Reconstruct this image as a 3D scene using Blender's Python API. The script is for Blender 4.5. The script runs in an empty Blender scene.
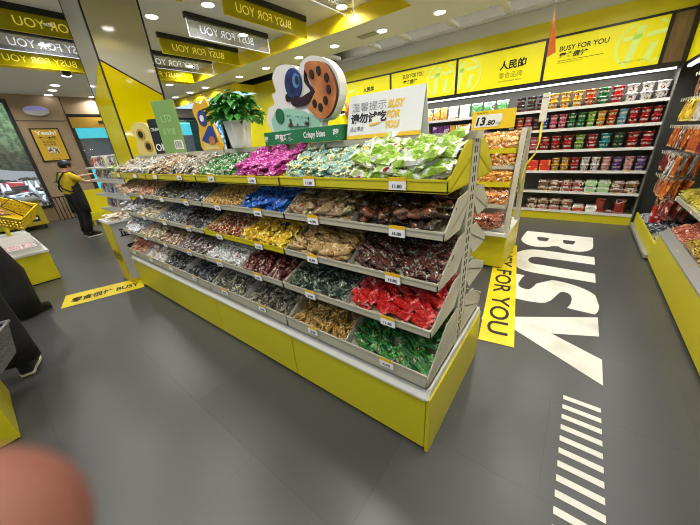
import bpy, bmesh, math, random
from math import sin, cos, pi, radians, sqrt
from mathutils import Vector, Matrix
random.seed(7)
SC = bpy.context.scene
COL = SC.collection

# ---------------------------------------------------------------- materials
def lin(c):
    if isinstance(c, str):
        c = [int(c[i:i+2], 16)/255 for i in (0, 2, 4)]
    return tuple((v/12.92 if v <= .04045 else ((v+.055)/1.055)**2.4) for v in c[:3]) + (1,)
MATS = {}
def mat(name, col, rough=.5, metal=0., spec=.5, alpha=1., coat=0., emit=None, estr=0., trans=0.):
    if name in MATS: return MATS[name]
    m = bpy.data.materials.new(name); m.use_nodes = True
    b = m.node_tree.nodes['Principled BSDF']
    b.inputs['Base Color'].default_value = lin(col)
    b.inputs['Roughness'].default_value = rough
    b.inputs['Metallic'].default_value = metal
    b.inputs['Specular IOR Level'].default_value = spec
    b.inputs['Alpha'].default_value = alpha
    b.inputs['Coat Weight'].default_value = coat
    b.inputs['Transmission Weight'].default_value = trans
    if emit:
        b.inputs['Emission Color'].default_value = lin(emit)
        b.inputs['Emission Strength'].default_value = estr
    MATS[name] = m
    return m
def noisy(name, col, col2, scale=8., rough=.5, bump=0., spec=.5, stretch=(1, 1, 1), mix=(.4, .6), coat=0., coord='Object'):
    m = mat(name, col, rough, spec=spec, coat=coat); nt = m.node_tree; b = nt.nodes['Principled BSDF']
    tc = nt.nodes.new('ShaderNodeTexCoord'); mp = nt.nodes.new('ShaderNodeMapping'); mp.inputs['Scale'].default_value = stretch
    n = nt.nodes.new('ShaderNodeTexNoise'); n.inputs['Scale'].default_value = scale; n.inputs['Detail'].default_value = 5
    r = nt.nodes.new('ShaderNodeValToRGB')
    r.color_ramp.elements[0].position = mix[0]; r.color_ramp.elements[0].color = lin(col)
    r.color_ramp.elements[1].position = mix[1]; r.color_ramp.elements[1].color = lin(col2)
    nt.links.new(tc.outputs[coord], mp.inputs['Vector']); nt.links.new(mp.outputs[0], n.inputs['Vector'])
    nt.links.new(n.outputs[0], r.inputs[0]); nt.links.new(r.outputs[0], b.inputs['Base Color'])
    if bump:
        bp = nt.nodes.new('ShaderNodeBump'); bp.inputs['Strength'].default_value = bump; bp.inputs['Distance'].default_value = .02
        nt.links.new(n.outputs[0], bp.inputs['Height']); nt.links.new(bp.outputs[0], b.inputs['Normal'])
    return m
CRIMP = {}
def pack_mat(name, cols, scale=14., rough=.28, metal=0., kind='noise', bump=.5):
    """printed or clear plastic film: 3-4 flat colours laid out by noise/voronoi, shifted per packet"""
    if name in MATS: return MATS[name]
    m = mat(name, cols[0], rough, metal, spec=.6); nt = m.node_tree; b = nt.nodes['Principled BSDF']
    tc = nt.nodes.new('ShaderNodeTexCoord'); oi = nt.nodes.new('ShaderNodeObjectInfo')
    ml = nt.nodes.new('ShaderNodeMath'); ml.operation = 'MULTIPLY'; ml.inputs[1].default_value = 37.
    va = nt.nodes.new('ShaderNodeVectorMath'); va.operation = 'ADD'
    nt.links.new(oi.outputs['Random'], ml.inputs[0]); nt.links.new(tc.outputs['Object'], va.inputs[0]); nt.links.new(ml.outputs[0], va.inputs[1])
    if kind == 'noise':
        n = nt.nodes.new('ShaderNodeTexNoise'); n.inputs['Scale'].default_value = scale*2.2; n.inputs['Detail'].default_value = 1.5; out = n.outputs[0]
        pos = [.0, .54, .62, .69]
    else:
        n = nt.nodes.new('ShaderNodeTexVoronoi'); n.inputs['Scale'].default_value = scale*4; out = n.outputs['Distance']
        pos = [.0, .3, .5, .7]
    nt.links.new(va.outputs[0], n.inputs['Vector'])
    r = nt.nodes.new('ShaderNodeValToRGB'); r.color_ramp.interpolation = 'CONSTANT'
    e = r.color_ramp.elements; e[0].position = 0; e[0].color = lin(cols[0]); e[1].position = pos[1]; e[1].color = lin(cols[1])
    for i in range(2, len(cols)):
        q = e.new(pos[i]); q.color = lin(cols[i])
    nt.links.new(out, r.inputs[0]); nt.links.new(r.outputs[0], b.inputs['Base Color'])
    c1 = [int(cols[1][i_:i_+2], 16) for i_ in (0, 2, 4)]; c1 = ''.join('%02x' % min(255, int(v_*.75+62)) for v_ in c1); CRIMP[m.name] = mat(name+'_seal', c1, .3, spec=.6)
    n2 = nt.nodes.new('ShaderNodeTexNoise'); n2.inputs['Scale'].default_value = 55.; n2.inputs['Detail'].default_value = 3.
    nt.links.new(va.outputs[0], n2.inputs['Vector'])
    bp = nt.nodes.new('ShaderNodeBump'); bp.inputs['Strength'].default_value = bump; bp.inputs['Distance'].default_value = .01
    nt.links.new(n2.outputs[0], bp.inputs['Height']); nt.links.new(bp.outputs[0], b.inputs['Normal'])
    return m

YEL = mat('yellow_panel', 'cbc018', .38)
YELT = mat('yellow_tray_plastic', 'ccc016', .35)
YELB = noisy('yellow_print', 'e0d600', 'd6cb00', 2., .45)
YELC = mat('yellow_ceiling_paint', 'ecd410', .5)
GREYM = mat('warm_grey_metal', 'b9b5a2', .4)
RAIL = mat('white_rail', 'd4d4cf', .35)
WHITE = mat('white_plastic', 'ebebe8', .45)
PAPER = mat('white_card', 'eceef2', .6)
BLACK = mat('black_plastic', '151515', .4)
DARKM = mat('dark_shelf_back', '6c6a60', .6)
INK = mat('black_ink', '111111', .6)
SILV = mat('silver_metal', 'b4b5b5', .35, .6)
WALLB = noisy('beige_wall', '9f8a70', '97826a', 3., .5)
WOOD = noisy('brown_wood_panel', '7b6242', '6a5236', 6., .5, stretch=(8, 8, .6))
CEIL = mat('ceiling_paint', 'e4e4e2', .7)
SOFF = mat('soffit_paint', 'cfcfca', .6)

# ---------------------------------------------------------------- mesh builder
WL = {}
class MB:
    def __init__(s): s.v = []; s.f = []; s.mi = []; s.T = None; s.sm = []
    def av(s, p):
        p = Vector(p)
        if s.T: p = s.T @ p
        s.v.append(p); return len(s.v)-1
    def face(s, idx, m=0, smooth=False): s.f.append(tuple(idx)); s.mi.append(m); s.sm.append(smooth)
    def box(s, x0, x1, y0, y1, z0, z1, m=0):
        i = [s.av(p) for p in [(x0,y0,z0),(x1,y0,z0),(x1,y1,z0),(x0,y1,z0),(x0,y0,z1),(x1,y0,z1),(x1,y1,z1),(x0,y1,z1)]]
        for q in [(0,3,2,1),(4,5,6,7),(0,1,5,4),(1,2,6,5),(2,3,7,6),(3,0,4,7)]: s.face([i[k] for k in q], m)
        return s
    def prism(s, pts, d, m=0, me=None):
        """pts: 3-D planar polygon, extruded by vector d; me = material of the sides"""
        d = Vector(d); n = len(pts)
        a = [s.av(p) for p in pts]; b = [s.av(Vector(p)+d) for p in pts]
        nrm = Vector((0, 0, 0))
        for k in range(n):
            p, q = Vector(pts[k]), Vector(pts[(k+1) % n]); nrm += p.cross(q)
        fl = nrm.dot(d) < 0
        s.face(a[::-1] if not fl else a, m); s.face(b if not fl else b[::-1], m)
        for k in range(n):
            q = (a[k], a[(k+1) % n], b[(k+1) % n], b[k])
            s.face(q if not fl else q[::-1], m if me is None else me)
        return s
    def tube(s, pts, r, m=0, seg=8, closed=False):
        pts = [Vector(p) for p in pts]; rings = []
        for i, p in enumerate(pts):
            if closed: t = (pts[(i+1) % len(pts)]-pts[i-1])
            else: t = (pts[min(i+1, len(pts)-1)]-pts[max(i-1, 0)])
            t.normalize(); up = Vector((0, 0, 1)) if abs(t.z) < .9 else Vector((1, 0, 0))
            u = t.cross(up).normalized(); w = u.cross(t); rr = r[i] if isinstance(r, (list, tuple)) else r
            rings.append([s.av(p+(u*cos(2*pi*k/seg)+w*sin(2*pi*k/seg))*rr) for k in range(seg)])
        n = len(rings)
        for i in range(n if closed else n-1):
            A, B = rings[i], rings[(i+1) % n]
            for k in range(seg): s.face((A[k], A[(k+1) % seg], B[(k+1) % seg], B[k]), m, True)
        if not closed: s.face(rings[0][::-1], m); s.face(rings[-1], m)
        return s
    def lathe(s, prof, c=(0, 0, 0), seg=16, mats=None, sx=1, sy=1):
        c = Vector(c); rings = []
        for (r, z) in prof:
            rings.append([s.av(c+Vector((r*sx*cos(2*pi*k/seg), r*sy*sin(2*pi*k/seg), z))) for k in range(seg)])
        for i in range(len(rings)-1):
            A, B = rings[i], rings[i+1]; mm = mats[i] if mats else 0
            for k in range(seg): s.face((A[k], A[(k+1) % seg], B[(k+1) % seg], B[k]), mm, True)
        s.face(rings[0][::-1], mats[0] if mats else 0); s.face(rings[-1], mats[-1] if mats else 0)
        return s
    def ball(s, c, r, m=0, seg=10, rings=6):
        if not isinstance(r, (tuple, list)): r = (r, r, r)
        prof = [(max(.02, sin(pi*i/rings)), -cos(pi*i/rings)) for i in range(rings+1)]; c = Vector(c); R = []
        for (a, z) in prof: R.append([s.av(c+Vector((a*r[0]*cos(2*pi*k/seg), a*r[1]*sin(2*pi*k/seg), z*r[2]))) for k in range(seg)])
        for i in range(rings):
            for k in range(seg): s.face((R[i][k], R[i][(k+1) % seg], R[i+1][(k+1) % seg], R[i+1][k]), m, True)
        s.face(R[0][::-1], m); s.face(R[-1], m)
        return s
    def quad(s, a, b, c, d, m=0): s.face([s.av(p) for p in (a, b, c, d)], m); return s
    def mesh(s, name, mats, off=Vector((0, 0, 0))):
        me = bpy.data.meshes.new(name)
        me.from_pydata([tuple(v-off) for v in s.v], [], s.f)
        for m in (mats if isinstance(mats, (list, tuple)) else ([mats] + ([CRIMP[mats.name]] if mats.name in CRIMP and 1 in s.mi else []))): me.materials.append(m)
        me.polygons.foreach_set('material_index', s.mi); me.polygons.foreach_set('use_smooth', s.sm); me.update()
        return me
    def build(s, name, mats, parent=None, bevel=0.):
        if parent is None:
            xs = [v.x for v in s.v]; ys = [v.y for v in s.v]; zs = [v.z for v in s.v]
            off = Vector(((min(xs)+max(xs))/2, (min(ys)+max(ys))/2, min(zs)))
        else: off = WL[parent.name]
        me = s.mesh(name, mats, off); o = bpy.data.objects.new(name, me); COL.objects.link(o)
        if parent is None: o.location = off
        else: o.parent = parent
        WL[o.name] = off
        if bevel:
            b = o.modifiers.new('bevel', 'BEVEL'); b.width = bevel; b.segments = 2; b.limit_method = 'ANGLE'
        return o
def tag(o, label, cat, group=None, kind=None):
    if label: o['label'] = label
    if cat: o['category'] = cat
    if group: o['group'] = group
    if kind: o['kind'] = kind
    return o
def thing(name, loc, label, cat, group=None):
    o = bpy.data.objects.new(name, None); o.empty_display_size = .1; COL.objects.link(o); o.location = loc
    WL[o.name] = Vector(loc); return tag(o, label, cat, group)
def struct(name, mb, mats):
    o = mb.build(name, mats); o['kind'] = 'structure'; return o
def box(name, d, m, parent=None, bevel=0.): return MB().box(*d).build(name, m, parent, bevel)

def add_text(s, m, org, xd, yd, h, w=None, parent=None, name='lettering', bold=0., depth=.0015, align='L', shear=0.):
    """text laid on a plane: org = lower left corner (or centre), xd/yd = reading and up directions"""
    cu = bpy.data.curves.new('t', 'FONT'); cu.body = s; cu.size = 1; cu.offset = bold; cu.shear = shear; cu.resolution_u = 3
    o = bpy.data.objects.new('t', cu); COL.objects.link(o)
    dg = bpy.context.evaluated_depsgraph_get(); me = bpy.data.meshes.new_from_object(o.evaluated_get(dg))
    bpy.data.objects.remove(o); bpy.data.curves.remove(cu)
    vs = [v.co.copy() for v in me.vertices]
    fs = [tuple(p.vertices) for p in me.polygons]; bpy.data.meshes.remove(me)
    if not vs: return None
    x0 = min(v.x for v in vs); x1 = max(v.x for v in vs); y0 = min(v.y for v in vs); y1 = max(v.y for v in vs)
    sy = h/(y1-y0); sx = (w/(x1-x0)) if w else sy
    xd = Vector(xd).normalized(); yd = Vector(yd).normalized(); nd = xd.cross(yd); org = Vector(org)
    if align == 'C': org = org - xd*(x1-x0)*sx/2 - yd*h/2
    b = MB()
    for v in vs: b.av(org + xd*(v.x-x0)*sx + yd*(v.y-y0)*sy + nd*depth)
    for f in fs: b.face(f)
    return b.build(name, m, parent)

# ---------------------------------------------------------------- camera
yaw, pitch, roll, FPX = 0.67092771, 0.40309015, -0.07395909, 286.4328
cy_, sy_ = cos(yaw), sin(yaw)
fw = Vector((-sy_*cos(pitch), cy_*cos(pitch), -sin(pitch))); r_ = Vector((cy_, sy_, 0)); u_ = r_.cross(fw)
Rv = cos(roll)*r_ + sin(roll)*u_; Uv = -sin(roll)*r_ + cos(roll)*u_
cam = bpy.data.cameras.new('camera'); co = bpy.data.objects.new('camera', cam); COL.objects.link(co)
co.matrix_world = Matrix(((Rv.x, Uv.x, -fw.x, 0), (Rv.y, Uv.y, -fw.y, 0), (Rv.z, Uv.z, -fw.z, 1.5), (0, 0, 0, 1)))
cam.sensor_width = 36; cam.lens = 36*FPX/700; cam.clip_start = .005; cam.clip_end = 200
cam.dof.use_dof = True; cam.dof.focus_distance = 2.2; cam.dof.aperture_fstop = 9.
SC.camera = co

# ---------------------------------------------------------------- room shell
def floor_mat():
    m = mat('dark_vinyl_floor', '4b4b4b', .42, spec=.5); nt = m.node_tree; b = nt.nodes['Principled BSDF']; L = nt.links.new
    tc = nt.nodes.new('ShaderNodeTexCoord'); mp = nt.nodes.new('ShaderNodeMapping'); L(tc.outputs['Object'], mp.inputs[0])
    mp.inputs['Rotation'].default_value = (0, 0, .0)
    br = nt.nodes.new('ShaderNodeTexBrick'); L(mp.outputs[0], br.inputs['Vector'])
    br.inputs['Scale'].default_value = 1.; br.inputs['Brick Width'].default_value = 1.22; br.inputs['Row Height'].default_value = .61
    br.inputs['Mortar Size'].default_value = .0022; br.inputs['Color1'].default_value = lin('444445'); br.inputs['Color2'].default_value = lin('4b4b4c')
    br.inputs['Mortar'].default_value = lin('3c3c3c'); br.inputs['Mortar Smooth'].default_value = .3
    n = nt.nodes.new('ShaderNodeTexNoise'); n.inputs['Scale'].default_value = 2.2; n.inputs['Detail'].default_value = 6; L(tc.outputs['Object'], n.inputs[0])
    mx = nt.nodes.new('ShaderNodeMix'); mx.data_type = 'RGBA'; mx.blend_type = 'MULTIPLY'; mx.inputs[0].default_value = .35
    L(br.outputs[0], mx.inputs[6]); L(n.outputs['Color'], mx.inputs[7])
    hs = nt.nodes.new('ShaderNodeHueSaturation'); hs.inputs['Saturation'].default_value = .15; hs.inputs['Value'].default_value = 1.08; L(mx.outputs[2], hs.inputs['Color']); L(hs.outputs[0], b.inputs['Base Color'])
    n2 = nt.nodes.new('ShaderNodeTexNoise'); n2.inputs['Scale'].default_value = 60.; n2.inputs['Detail'].default_value = 4; L(tc.outputs['Object'], n2.inputs[0])
    mr = nt.nodes.new('ShaderNodeMapRange'); mr.inputs['To Min'].default_value = .27; mr.inputs['To Max'].default_value = .40; L(n.outputs[0], mr.inputs[0]); L(mr.outputs[0], b.inputs['Roughness'])
    bp = nt.nodes.new('ShaderNodeBump'); bp.inputs['Strength'].default_value = .2; bp.inputs['Distance'].default_value = .002; L(n2.outputs[0], bp.inputs['Height']); L(bp.outputs[0], b.inputs['Normal'])
    return m
XW, YB, XR = -11.4, 6.4, 1.9     # left wall, back wall, right wall
struct('floor', MB().box(XW-.1, XR+.1, -3.2, YB+.1, -.1, 0), floor_mat())
c = MB()      # lower ceiling round the raised tray and the slot along the back wall
TX0, TX1, TY0, TY1, ZL, ZH = -8.43, -2.17, -2.6, 4.49, 3.1, 3.32
c.box(XW-.1, TX0, -3.2, 5.38, ZL, ZL+.06); c.box(TX1, XR+.1, -3.2, 5.38, ZL, ZL+.06)
c.box(TX0, TX1, TY1, 5.38, ZL, ZL+.06); c.box(TX0, TX1, -3.2, TY0, ZL, ZL+.06)
c.box(XW-.1, XR+.1, 5.38, YB+.1, 3.4, 3.46); c.box(XW-.1, XR+.1, 5.38, 5.42, ZL, 3.4)
struct('ceiling', c, CEIL)
struct('ceiling_raised_tray', MB().box(TX0-.02, TX1+.02, TY0, TY1+.02, ZH, ZH+.05), CEIL)
c = MB(); c.box(TX0, TX0+.012, TY0, TY1, ZL-.002, ZH); c.box(TX1-.012, TX1, TY0, TY1, ZL-.002, ZH); c.box(TX0+.012, TX1-.012, TY1-.012, TY1, ZL-.002, ZH); c.box(TX0+.012, TX1-.012, TY0, TY0+.012, ZL-.002, ZH)
struct('trim_1', c, YELC)
struct('wall_back', MB().box(XW, XR, YB, YB+.1, 0, 3.5), DARKM)
struct('wall_right', MB().box(XR, XR+.1, -3.2, YB, 0, 3.1), DARKM)
c = MB(); c.box(-4.66, XR, 5.96, 6.1, 2.88, 3.09); c.box(-4.66, XR, 5.9, 5.98, 3.06, 3.1)
struct('trim_2', c, SOFF)
struct('trim_3', MB().box(-4.66, XR, 5.95, YB, 2.655, 2.88), YELB)
for i, x in enumerate((-4.61, -3.6, -2.95, -2.1, -1.3, -.62, .1, .8)):
    struct('trim_%d' % (4+i), MB().box(x, x+.09, 5.42, 5.9, 3.1, 3.16), CEIL)
struct('wall_back_yellow', MB().box(-9.2, -4.66, 5.92, YB, 0, 3.1), YELB)
# left wall with openings: window_1 (y<1.33), poster pier, window_2
c = MB(); W0, W1 = XW-.12, XW
c.box(W0, W1, 1.40, 2.42, 0, ZL); c.box(W0, W1, -3.2, 1.40, 2.98, ZL); c.box(W0, W1, -3.2, 1.40, 0, .35)
c.box(W0, W1, 2.42, YB, 2.62, ZL); c.box(W0, W1, 2.42, YB, 0, .3)
struct('wall_left', c, WALLB)
c = MB(); c.box(XW, XW+.012, 1.4, YB, 2.50, 2.515); c.box(XW, XW+.012, 2.40, 2.415, 0, ZL); struct('trim_20', c, mat('dark_joint', '3b2f25', .6))
def window(n, y0, y1, z0, z1, muls):
    f = MB(); t = .07
    f.box(W0, W1+.02, y0, y1, z0, z0+t); f.box(W0, W1+.02, y0, y1, z1-t, z1); f.box(W0, W1+.02, y0, y0+t, z0+t, z1-t); f.box(W0, W1+.02, y1-t, y1, z0+t, z1-t)
    for y in muls: f.box(W0, W1+.01, y, y+.05, z0+t, z1-t)
    o = struct('window_%d' % n, f, mat('dark_window_frame', '24262a', .35))
    MB().box(XW-.07, XW-.06, y0+t, y1-t, z0+t, z1-t).build('pane', GLASS, o)
GLASS = mat('window_glass', 'ffffff', .02, alpha=.05)
window(1, -3.2, 1.40, .35, 2.98, (-1.4,))
window(2, 2.42, YB, .3, 2.62, (3.25, 4.6))
# outside, behind the glass
struct('ground', MB().box(-40, W0, -14, 26, -.15, -.05), mat('asphalt', '8a8c8e', .8))
HEDGE = noisy('dense_leaves', '2f5a35', '6d9568', 5., .7, bump=1.)
def blob(c, r, seed, sub=3, amp=.3):
    bm = bmesh.new(); bmesh.ops.create_icosphere(bm, subdivisions=sub, radius=1); rnd = random.Random(seed)
    import mathutils
    b = MB(); 
    for v in bm.verts:
        n = mathutils.noise.noise(v.co*2.1+Vector((seed*3.1, 0, 0)))+.6*mathutils.noise.noise(v.co*5.3+Vector((seed, 0, 0)))
        k = 1+amp*n; b.av((c[0]+v.co.x*r[0]*k, c[1]+v.co.y*r[1]*k, c[2]+v.co.z*r[2]*k))
    for f in bm.faces: b.face([v.index for v in f.verts], 0, True)
    bm.free(); return b
TR = [(-25, -1, 'seen through the left window above the scooters'), (-24, 3.5, 'standing behind the far end of the parked scooters'), (-25, 9, 'seen through the window over the teal bus'), (-24, -6, 'left of the others outside the shopfront'), (-26, 15, 'rightmost of those outside the shopfront')]
for i, (x, y, l) in enumerate(TR):
    t = thing('tree', (x, y, -.05), 'leafy green street tree ' + l, 'tree', 'street trees outside')
    blob((x, y, 3.4), (2.2, 3.0, 2.4), i+1).build('crown', HEDGE, t); MB().tube([(x, y, -.05), (x+.1, y, 2)], .18).build('trunk', mat('bark', '5a4a3a', .9), t)
l = bpy.data.lights.new('sun', 'SUN'); l.energy = 6.; l.angle = .02; l.color = (1, .97, .92); o = bpy.data.objects.new('sun', l); COL.objects.link(o); o.rotation_euler = (radians(-12), radians(40), 0)
# teal bus
t = thing('bus', (-17.5, 6.0, -.05), 'teal and dark city bus seen through the window beside the poster', 'bus')
MB().box(-18.6, -16.4, 3.2, 10.4, .25, 2.9).build('body', mat('teal_paint', '2fb7c9', .4), t, .08)
MB().box(-16.42, -16.36, 3.5, 10.1, 1.2, 2.3).build('window_band', mat('dark_bus_glass', '22303c', .15), t)
def wheel(x, y, z, r, t):
    b = MB(); b.T = Matrix.Translation((x, y, z)) @ Matrix.Rotation(pi/2, 4, 'Y'); b.lathe([(r, 0), (r, .2)], (0, 0, 0), 16); b.build('wheel', BLACK, t)
for y in (4.4, 9.): wheel(-16.55, y, .37, .42, t)
# red car, nearer than the bus
t = thing('car', (-21.6, .0, -.05), 'red hatchback parked beyond the scooters outside the left window', 'car')
pr = [(-2.0, .3), (2.0, .3), (2.0, .8), (1.2, .95), (.7, 1.4), (-1.2, 1.42), (-1.9, .95)]
MB().prism([(-22.4, a, z-.1) for a, z in pr], (1.6, 0, 0)).build('body', mat('red_paint', 'b03040', .3), t, .05)
MB().prism([(-20.8, a, z-.1) for a, z in [(1.05, 1.0), (.62, 1.33), (-1.1, 1.35), (-1.6, 1.0)]], (.02, 0, 0)).build('side_glass', mat('dark_bus_glass', '22303c', .15), t)
for y in (-1.3, 1.3): wheel(-20.9, y, .27, .32, t)
def scooter():
    t = thing('scooter', (0, 0, 0), None, 'scooter', 'scooters parked outside')
    MB().tube([(0, -.5, .35), (0, -.1, .3), (0, .2, .3), (0, .5, .6), (0, .55, .95)], [.14, .16, .1, .1, .04]).build('body', mat('scooter_paint', 'c4d4e2', .3), t)
    MB().box(-.13, .13, -.6, .05, .6, .72).build('seat', BLACK, t, .03)
    MB().tube([(-.3, .5, 1.0), (.3, .5, 1.0)], .025).build('handlebar', BLACK, t)
    for y in (-.5, .62): MB().tube([(0, y+.2*cos(a*pi/6), .2+.2*sin(a*pi/6)) for a in range(12)], .05, seg=6, closed=True).build('wheel', BLACK, t)
    return t
def copy_thing(o, loc, rz=None, label=None, group=None):
    r = o.copy(); COL.objects.link(r); r.location = loc
    if rz is not None: r.rotation_euler = (r.rotation_euler[0], r.rotation_euler[1], rz)
    if label: r['label'] = label
    if group: r['group'] = group
    for ch in o.children:
        d = ch.copy(); COL.objects.link(d); d.parent = r
        for g in ch.children:
            e = g.copy(); COL.objects.link(e); e.parent = d
    return r
s0 = scooter(); k = 0
for x, y in [(-16 - 1.3*(q//5), -1.4+.8*(q % 5)+.2*(q//5)) for q in range(15)]:
    lb = 'pale scooter parked outside the left window, %s row, %s from left' % (('near', 'middle', 'far')[k//5], ('first', 'second', 'third', 'fourth', 'fifth')[k % 5])
    if k == 0: s0.location = (x, y, -.05); s0.rotation_euler = (0, 0, 1.3); s0['label'] = lb
    else: copy_thing(s0, (x, y, -.05), 1.2+.1*k, lb)
    k += 1

# ---------------------------------------------------------------- floor graphics
FW = noisy('white_floor_vinyl', 'dddcd2', 'c6c2b4', 3., .5, mix=(.5, .72))
FY = noisy('yellow_floor_vinyl', 'e9d31a', 'ddc51a', 4., .45)
def flat(pts, z=.0015, h=.001): return MB().prism([(x, y, z) for x, y in pts], (0, 0, h))
def spline(pts, n=4):
    out = []; N = len(pts)
    for i in range(N):
        p = [Vector(pts[(i+j-1) % N]) for j in range(4)]
        for k in range(n):
            t = k/n; out.append(tuple(.5*((2*p[1])+(-p[0]+p[2])*t+(2*p[0]-5*p[1]+4*p[2]-p[3])*t*t+(-p[0]+3*p[1]-3*p[2]+p[3])*t**3)))
    return out
word = thing('floor_lettering', (0, 3.5, 0), 'huge white BUSY lettering stuck on the dark floor of the right aisle', 'floor lettering')
def arc(cx, cy, rx, ry, a0, a1, n=10): return [(cx+rx*cos(radians(a0+(a1-a0)*i/n)), cy+ry*sin(radians(a0+(a1-a0)*i/n))) for i in range(n+1)]
# B: spine at far side (y 5.08), bowls towards the camera; built as a strip so the counters stay open
import mathutils.geometry as mg
def flat_holes(outer, holes, z=.0015, h=.001):
    loops = [[Vector((x, y, 0)) for x, y in outer]] + [[Vector((x, y, 0)) for x, y in hh] for hh in holes]
    tri = mg.tessellate_polygon(loops); allp = [p for l in loops for p in l]; b = MB()
    for p in allp: b.av((p.x, p.y, z+h))
    for t in tri:
        a, bb, c = [allp[i] for i in t]; n = (bb-a).cross(c-a).z
        b.face(t if n > 0 else t[::-1])
    return b
Bo = [(-.44, 5.08), (.365, 5.08)] + arc(.16, 4.68, .2, .29, 0, -150, 10) + [(-.02, 4.50)] + arc(-.24, 4.68, .22, .3, -35, -180, 10)
Bh = [[(.03, 4.825), (.172, 4.825), (.16, 4.70), (.148, 4.66), (.06, 4.66), (.04, 4.71)], [(-.281, 4.835), (-.131, 4.835), (-.14, 4.70), (-.155, 4.66), (-.245, 4.66), (-.265, 4.72)]]
flat_holes(Bo, Bh).build('letter_b', FW, word)
Uo = [(.368, 4.272), (.367, 4.017), (-.206, 3.998)] + arc(-.19, 3.875, .08, .123, 100, 260, 8) + [(.367, 3.747), (.367, 3.505), (-.18, 3.49)] + arc(-.19, 3.88, .26, .39, -90, -270, 12)
flat_holes(Uo, []).build('letter_u', FW, word)
So = spline([(-.08, 3.31), (.011, 3.381), (.184, 3.358), (.309, 3.279), (.372, 3.177), (.386, 3.04)], 4)[4:-8]+[(.384, 3.0), (.374, 2.90), (.352, 2.833), (.161, 2.839), (.182, 2.93), (.189, 3.021), (.18, 3.10), (.155, 3.145), (.117, 3.151), (.095, 3.13), (.078, 3.08), (.058, 3.0), (.033, 2.914), (0, 2.85), (-.044, 2.82), (-.14, 2.80), (-.25, 2.80), (-.35, 2.85), (-.42, 2.98), (-.43, 3.2), (-.40, 3.38), (-.241, 3.372), (-.258, 3.27), (-.267, 3.144), (-.257, 3.09), (-.232, 3.056), (-.195, 3.043), (-.161, 3.047), (-.145, 3.08), (-.13, 3.13), (-.112, 3.22)]
flat_holes(So, []).build('letter_s', FW, word)
flat_holes([(.37, 2.795), (.372, 2.499), (.079, 2.363), (.381, 2.21), (.378, 1.939), (-.165, 2.277), (-.42, 2.29), (-.43, 2.50), (-.198, 2.465)], []).build('letter_y', FW, word)
for k in range(11):
    y = 1.732-.077*k
    o = flat([(.188, y), (.362, y), (.362, y-.033), (.189, y-.033)]).build('floor_stripe', FW)
    nm = ['first', 'second', 'third', 'fourth', 'fifth', 'sixth', 'seventh', 'eighth', 'ninth', 'tenth', 'eleventh'][k]
    tag(o, 'short white floor stripe below the big white lettering, %s counting from the letters' % nm, 'floor stripe', 'white floor stripes')
# yellow sticker, slightly turned
A = Vector((-.126, 2.037)); Bf = Vector((-.449, 4.228)); C2 = Vector((-.368, 2.01)); dv = (Bf-A).normalized(); wv = Vector((-dv.y, dv.x))
st = thing('floor_sticker', (A.x, A.y, 0), 'yellow floor sticker with black lettering between the shelf end and the white letters', 'floor sticker')
q = [A, A+dv*2.3, A+dv*2.3+wv*.245, A+wv*.245]
flat([(p.x, p.y) for p in q], .0035).build('sheet', FY, st)
o_ = A+dv*2.2+wv*.2
add_text('BUSY FOR YOU', INK, (o_.x, o_.y, .005), (-dv.x, -dv.y, 0), (-wv.x, -wv.y, 0), .155, 2.08, st, bold=.012)
st = thing('floor_sticker', (-4.3, .6, 0), 'yellow floor sticker with dark lettering by the far foot of the snack shelf', 'floor sticker')
flat([(-4.66, .302), (-4.279, .192), (-4.02, .93), (-4.376, 1.051)], .002).build('sheet', FY, st)
d1 = Vector((.26, .74, 0)).normalized(); u1 = Vector((-d1.y, d1.x, 0))
add_text('零食很忙 BUSY', INK, (-4.34, .28, .0035), d1, u1, .16, .66, st, bold=.02)

# ---------------------------------------------------------------- downlights
LENS = mat('lamp_lens', 'ffffff', .5, emit='fff8ee', estr=14.)
RIM = mat('lamp_rim', 'f2f2f2', .4)
def downlight(x, y, z, label, group, power=1., lamp=True):
    t = thing('downlight', (x, y, z), label, 'ceiling light', group)
    MB().lathe([(.075, -.002), (.085, -.01), (.095, -.008), (.098, -.001)], (x, y, z), 20).build('rim', RIM, t)
    MB().lathe([(.074, -.012), (.074, -.008)], (x, y, z), 20).build('lens', LENS, t)
    if lamp: add_lamp(x, y, z-.02, power)
    return t
def add_lamp(x, y, z, power=1.):
    l = bpy.data.lights.new('lamp', 'AREA'); l.shape = 'DISK'; l.size = .14; l.energy = 15*power; l.color = (1, .965, .9); l.spread = radians(150)
    o = bpy.data.objects.new('lamp', l); COL.objects.link(o); o.location = (x, y, z)
ORD = ['first', 'second', 'third', 'fourth', 'fifth', 'sixth', 'seventh', 'eighth', 'ninth', 'tenth', 'eleventh', 'twelfth', 'thirteenth', 'fourteenth']
for k, x in enumerate((-1.99, -2.95, -3.96, -4.89, -5.94, -6.97, -8.58, -9.46, -10.43)):
    downlight(x, 5.0, ZL, 'white downlight in the rear ceiling strip, %s from the right' % ORD[k], 'downlights along the back')
for k, (x, y) in enumerate([(-8.67, 2.1), (-9.81, 2.1), (-10.5, 2.16), (-11.25, 2.2), (-11.2, 3.1), (-8.63, 4.08)]):
    downlight(x, y, ZL, 'white downlight in the far left ceiling, %s' % ['nearest the column', 'second along the row to the poster wall', 'third along the row to the poster wall', 'right against the poster wall', 'beyond the column, against the wall', 'beyond the hanging signs'][k], 'downlights at the left', lamp=(k != 2 and k != 3))
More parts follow.
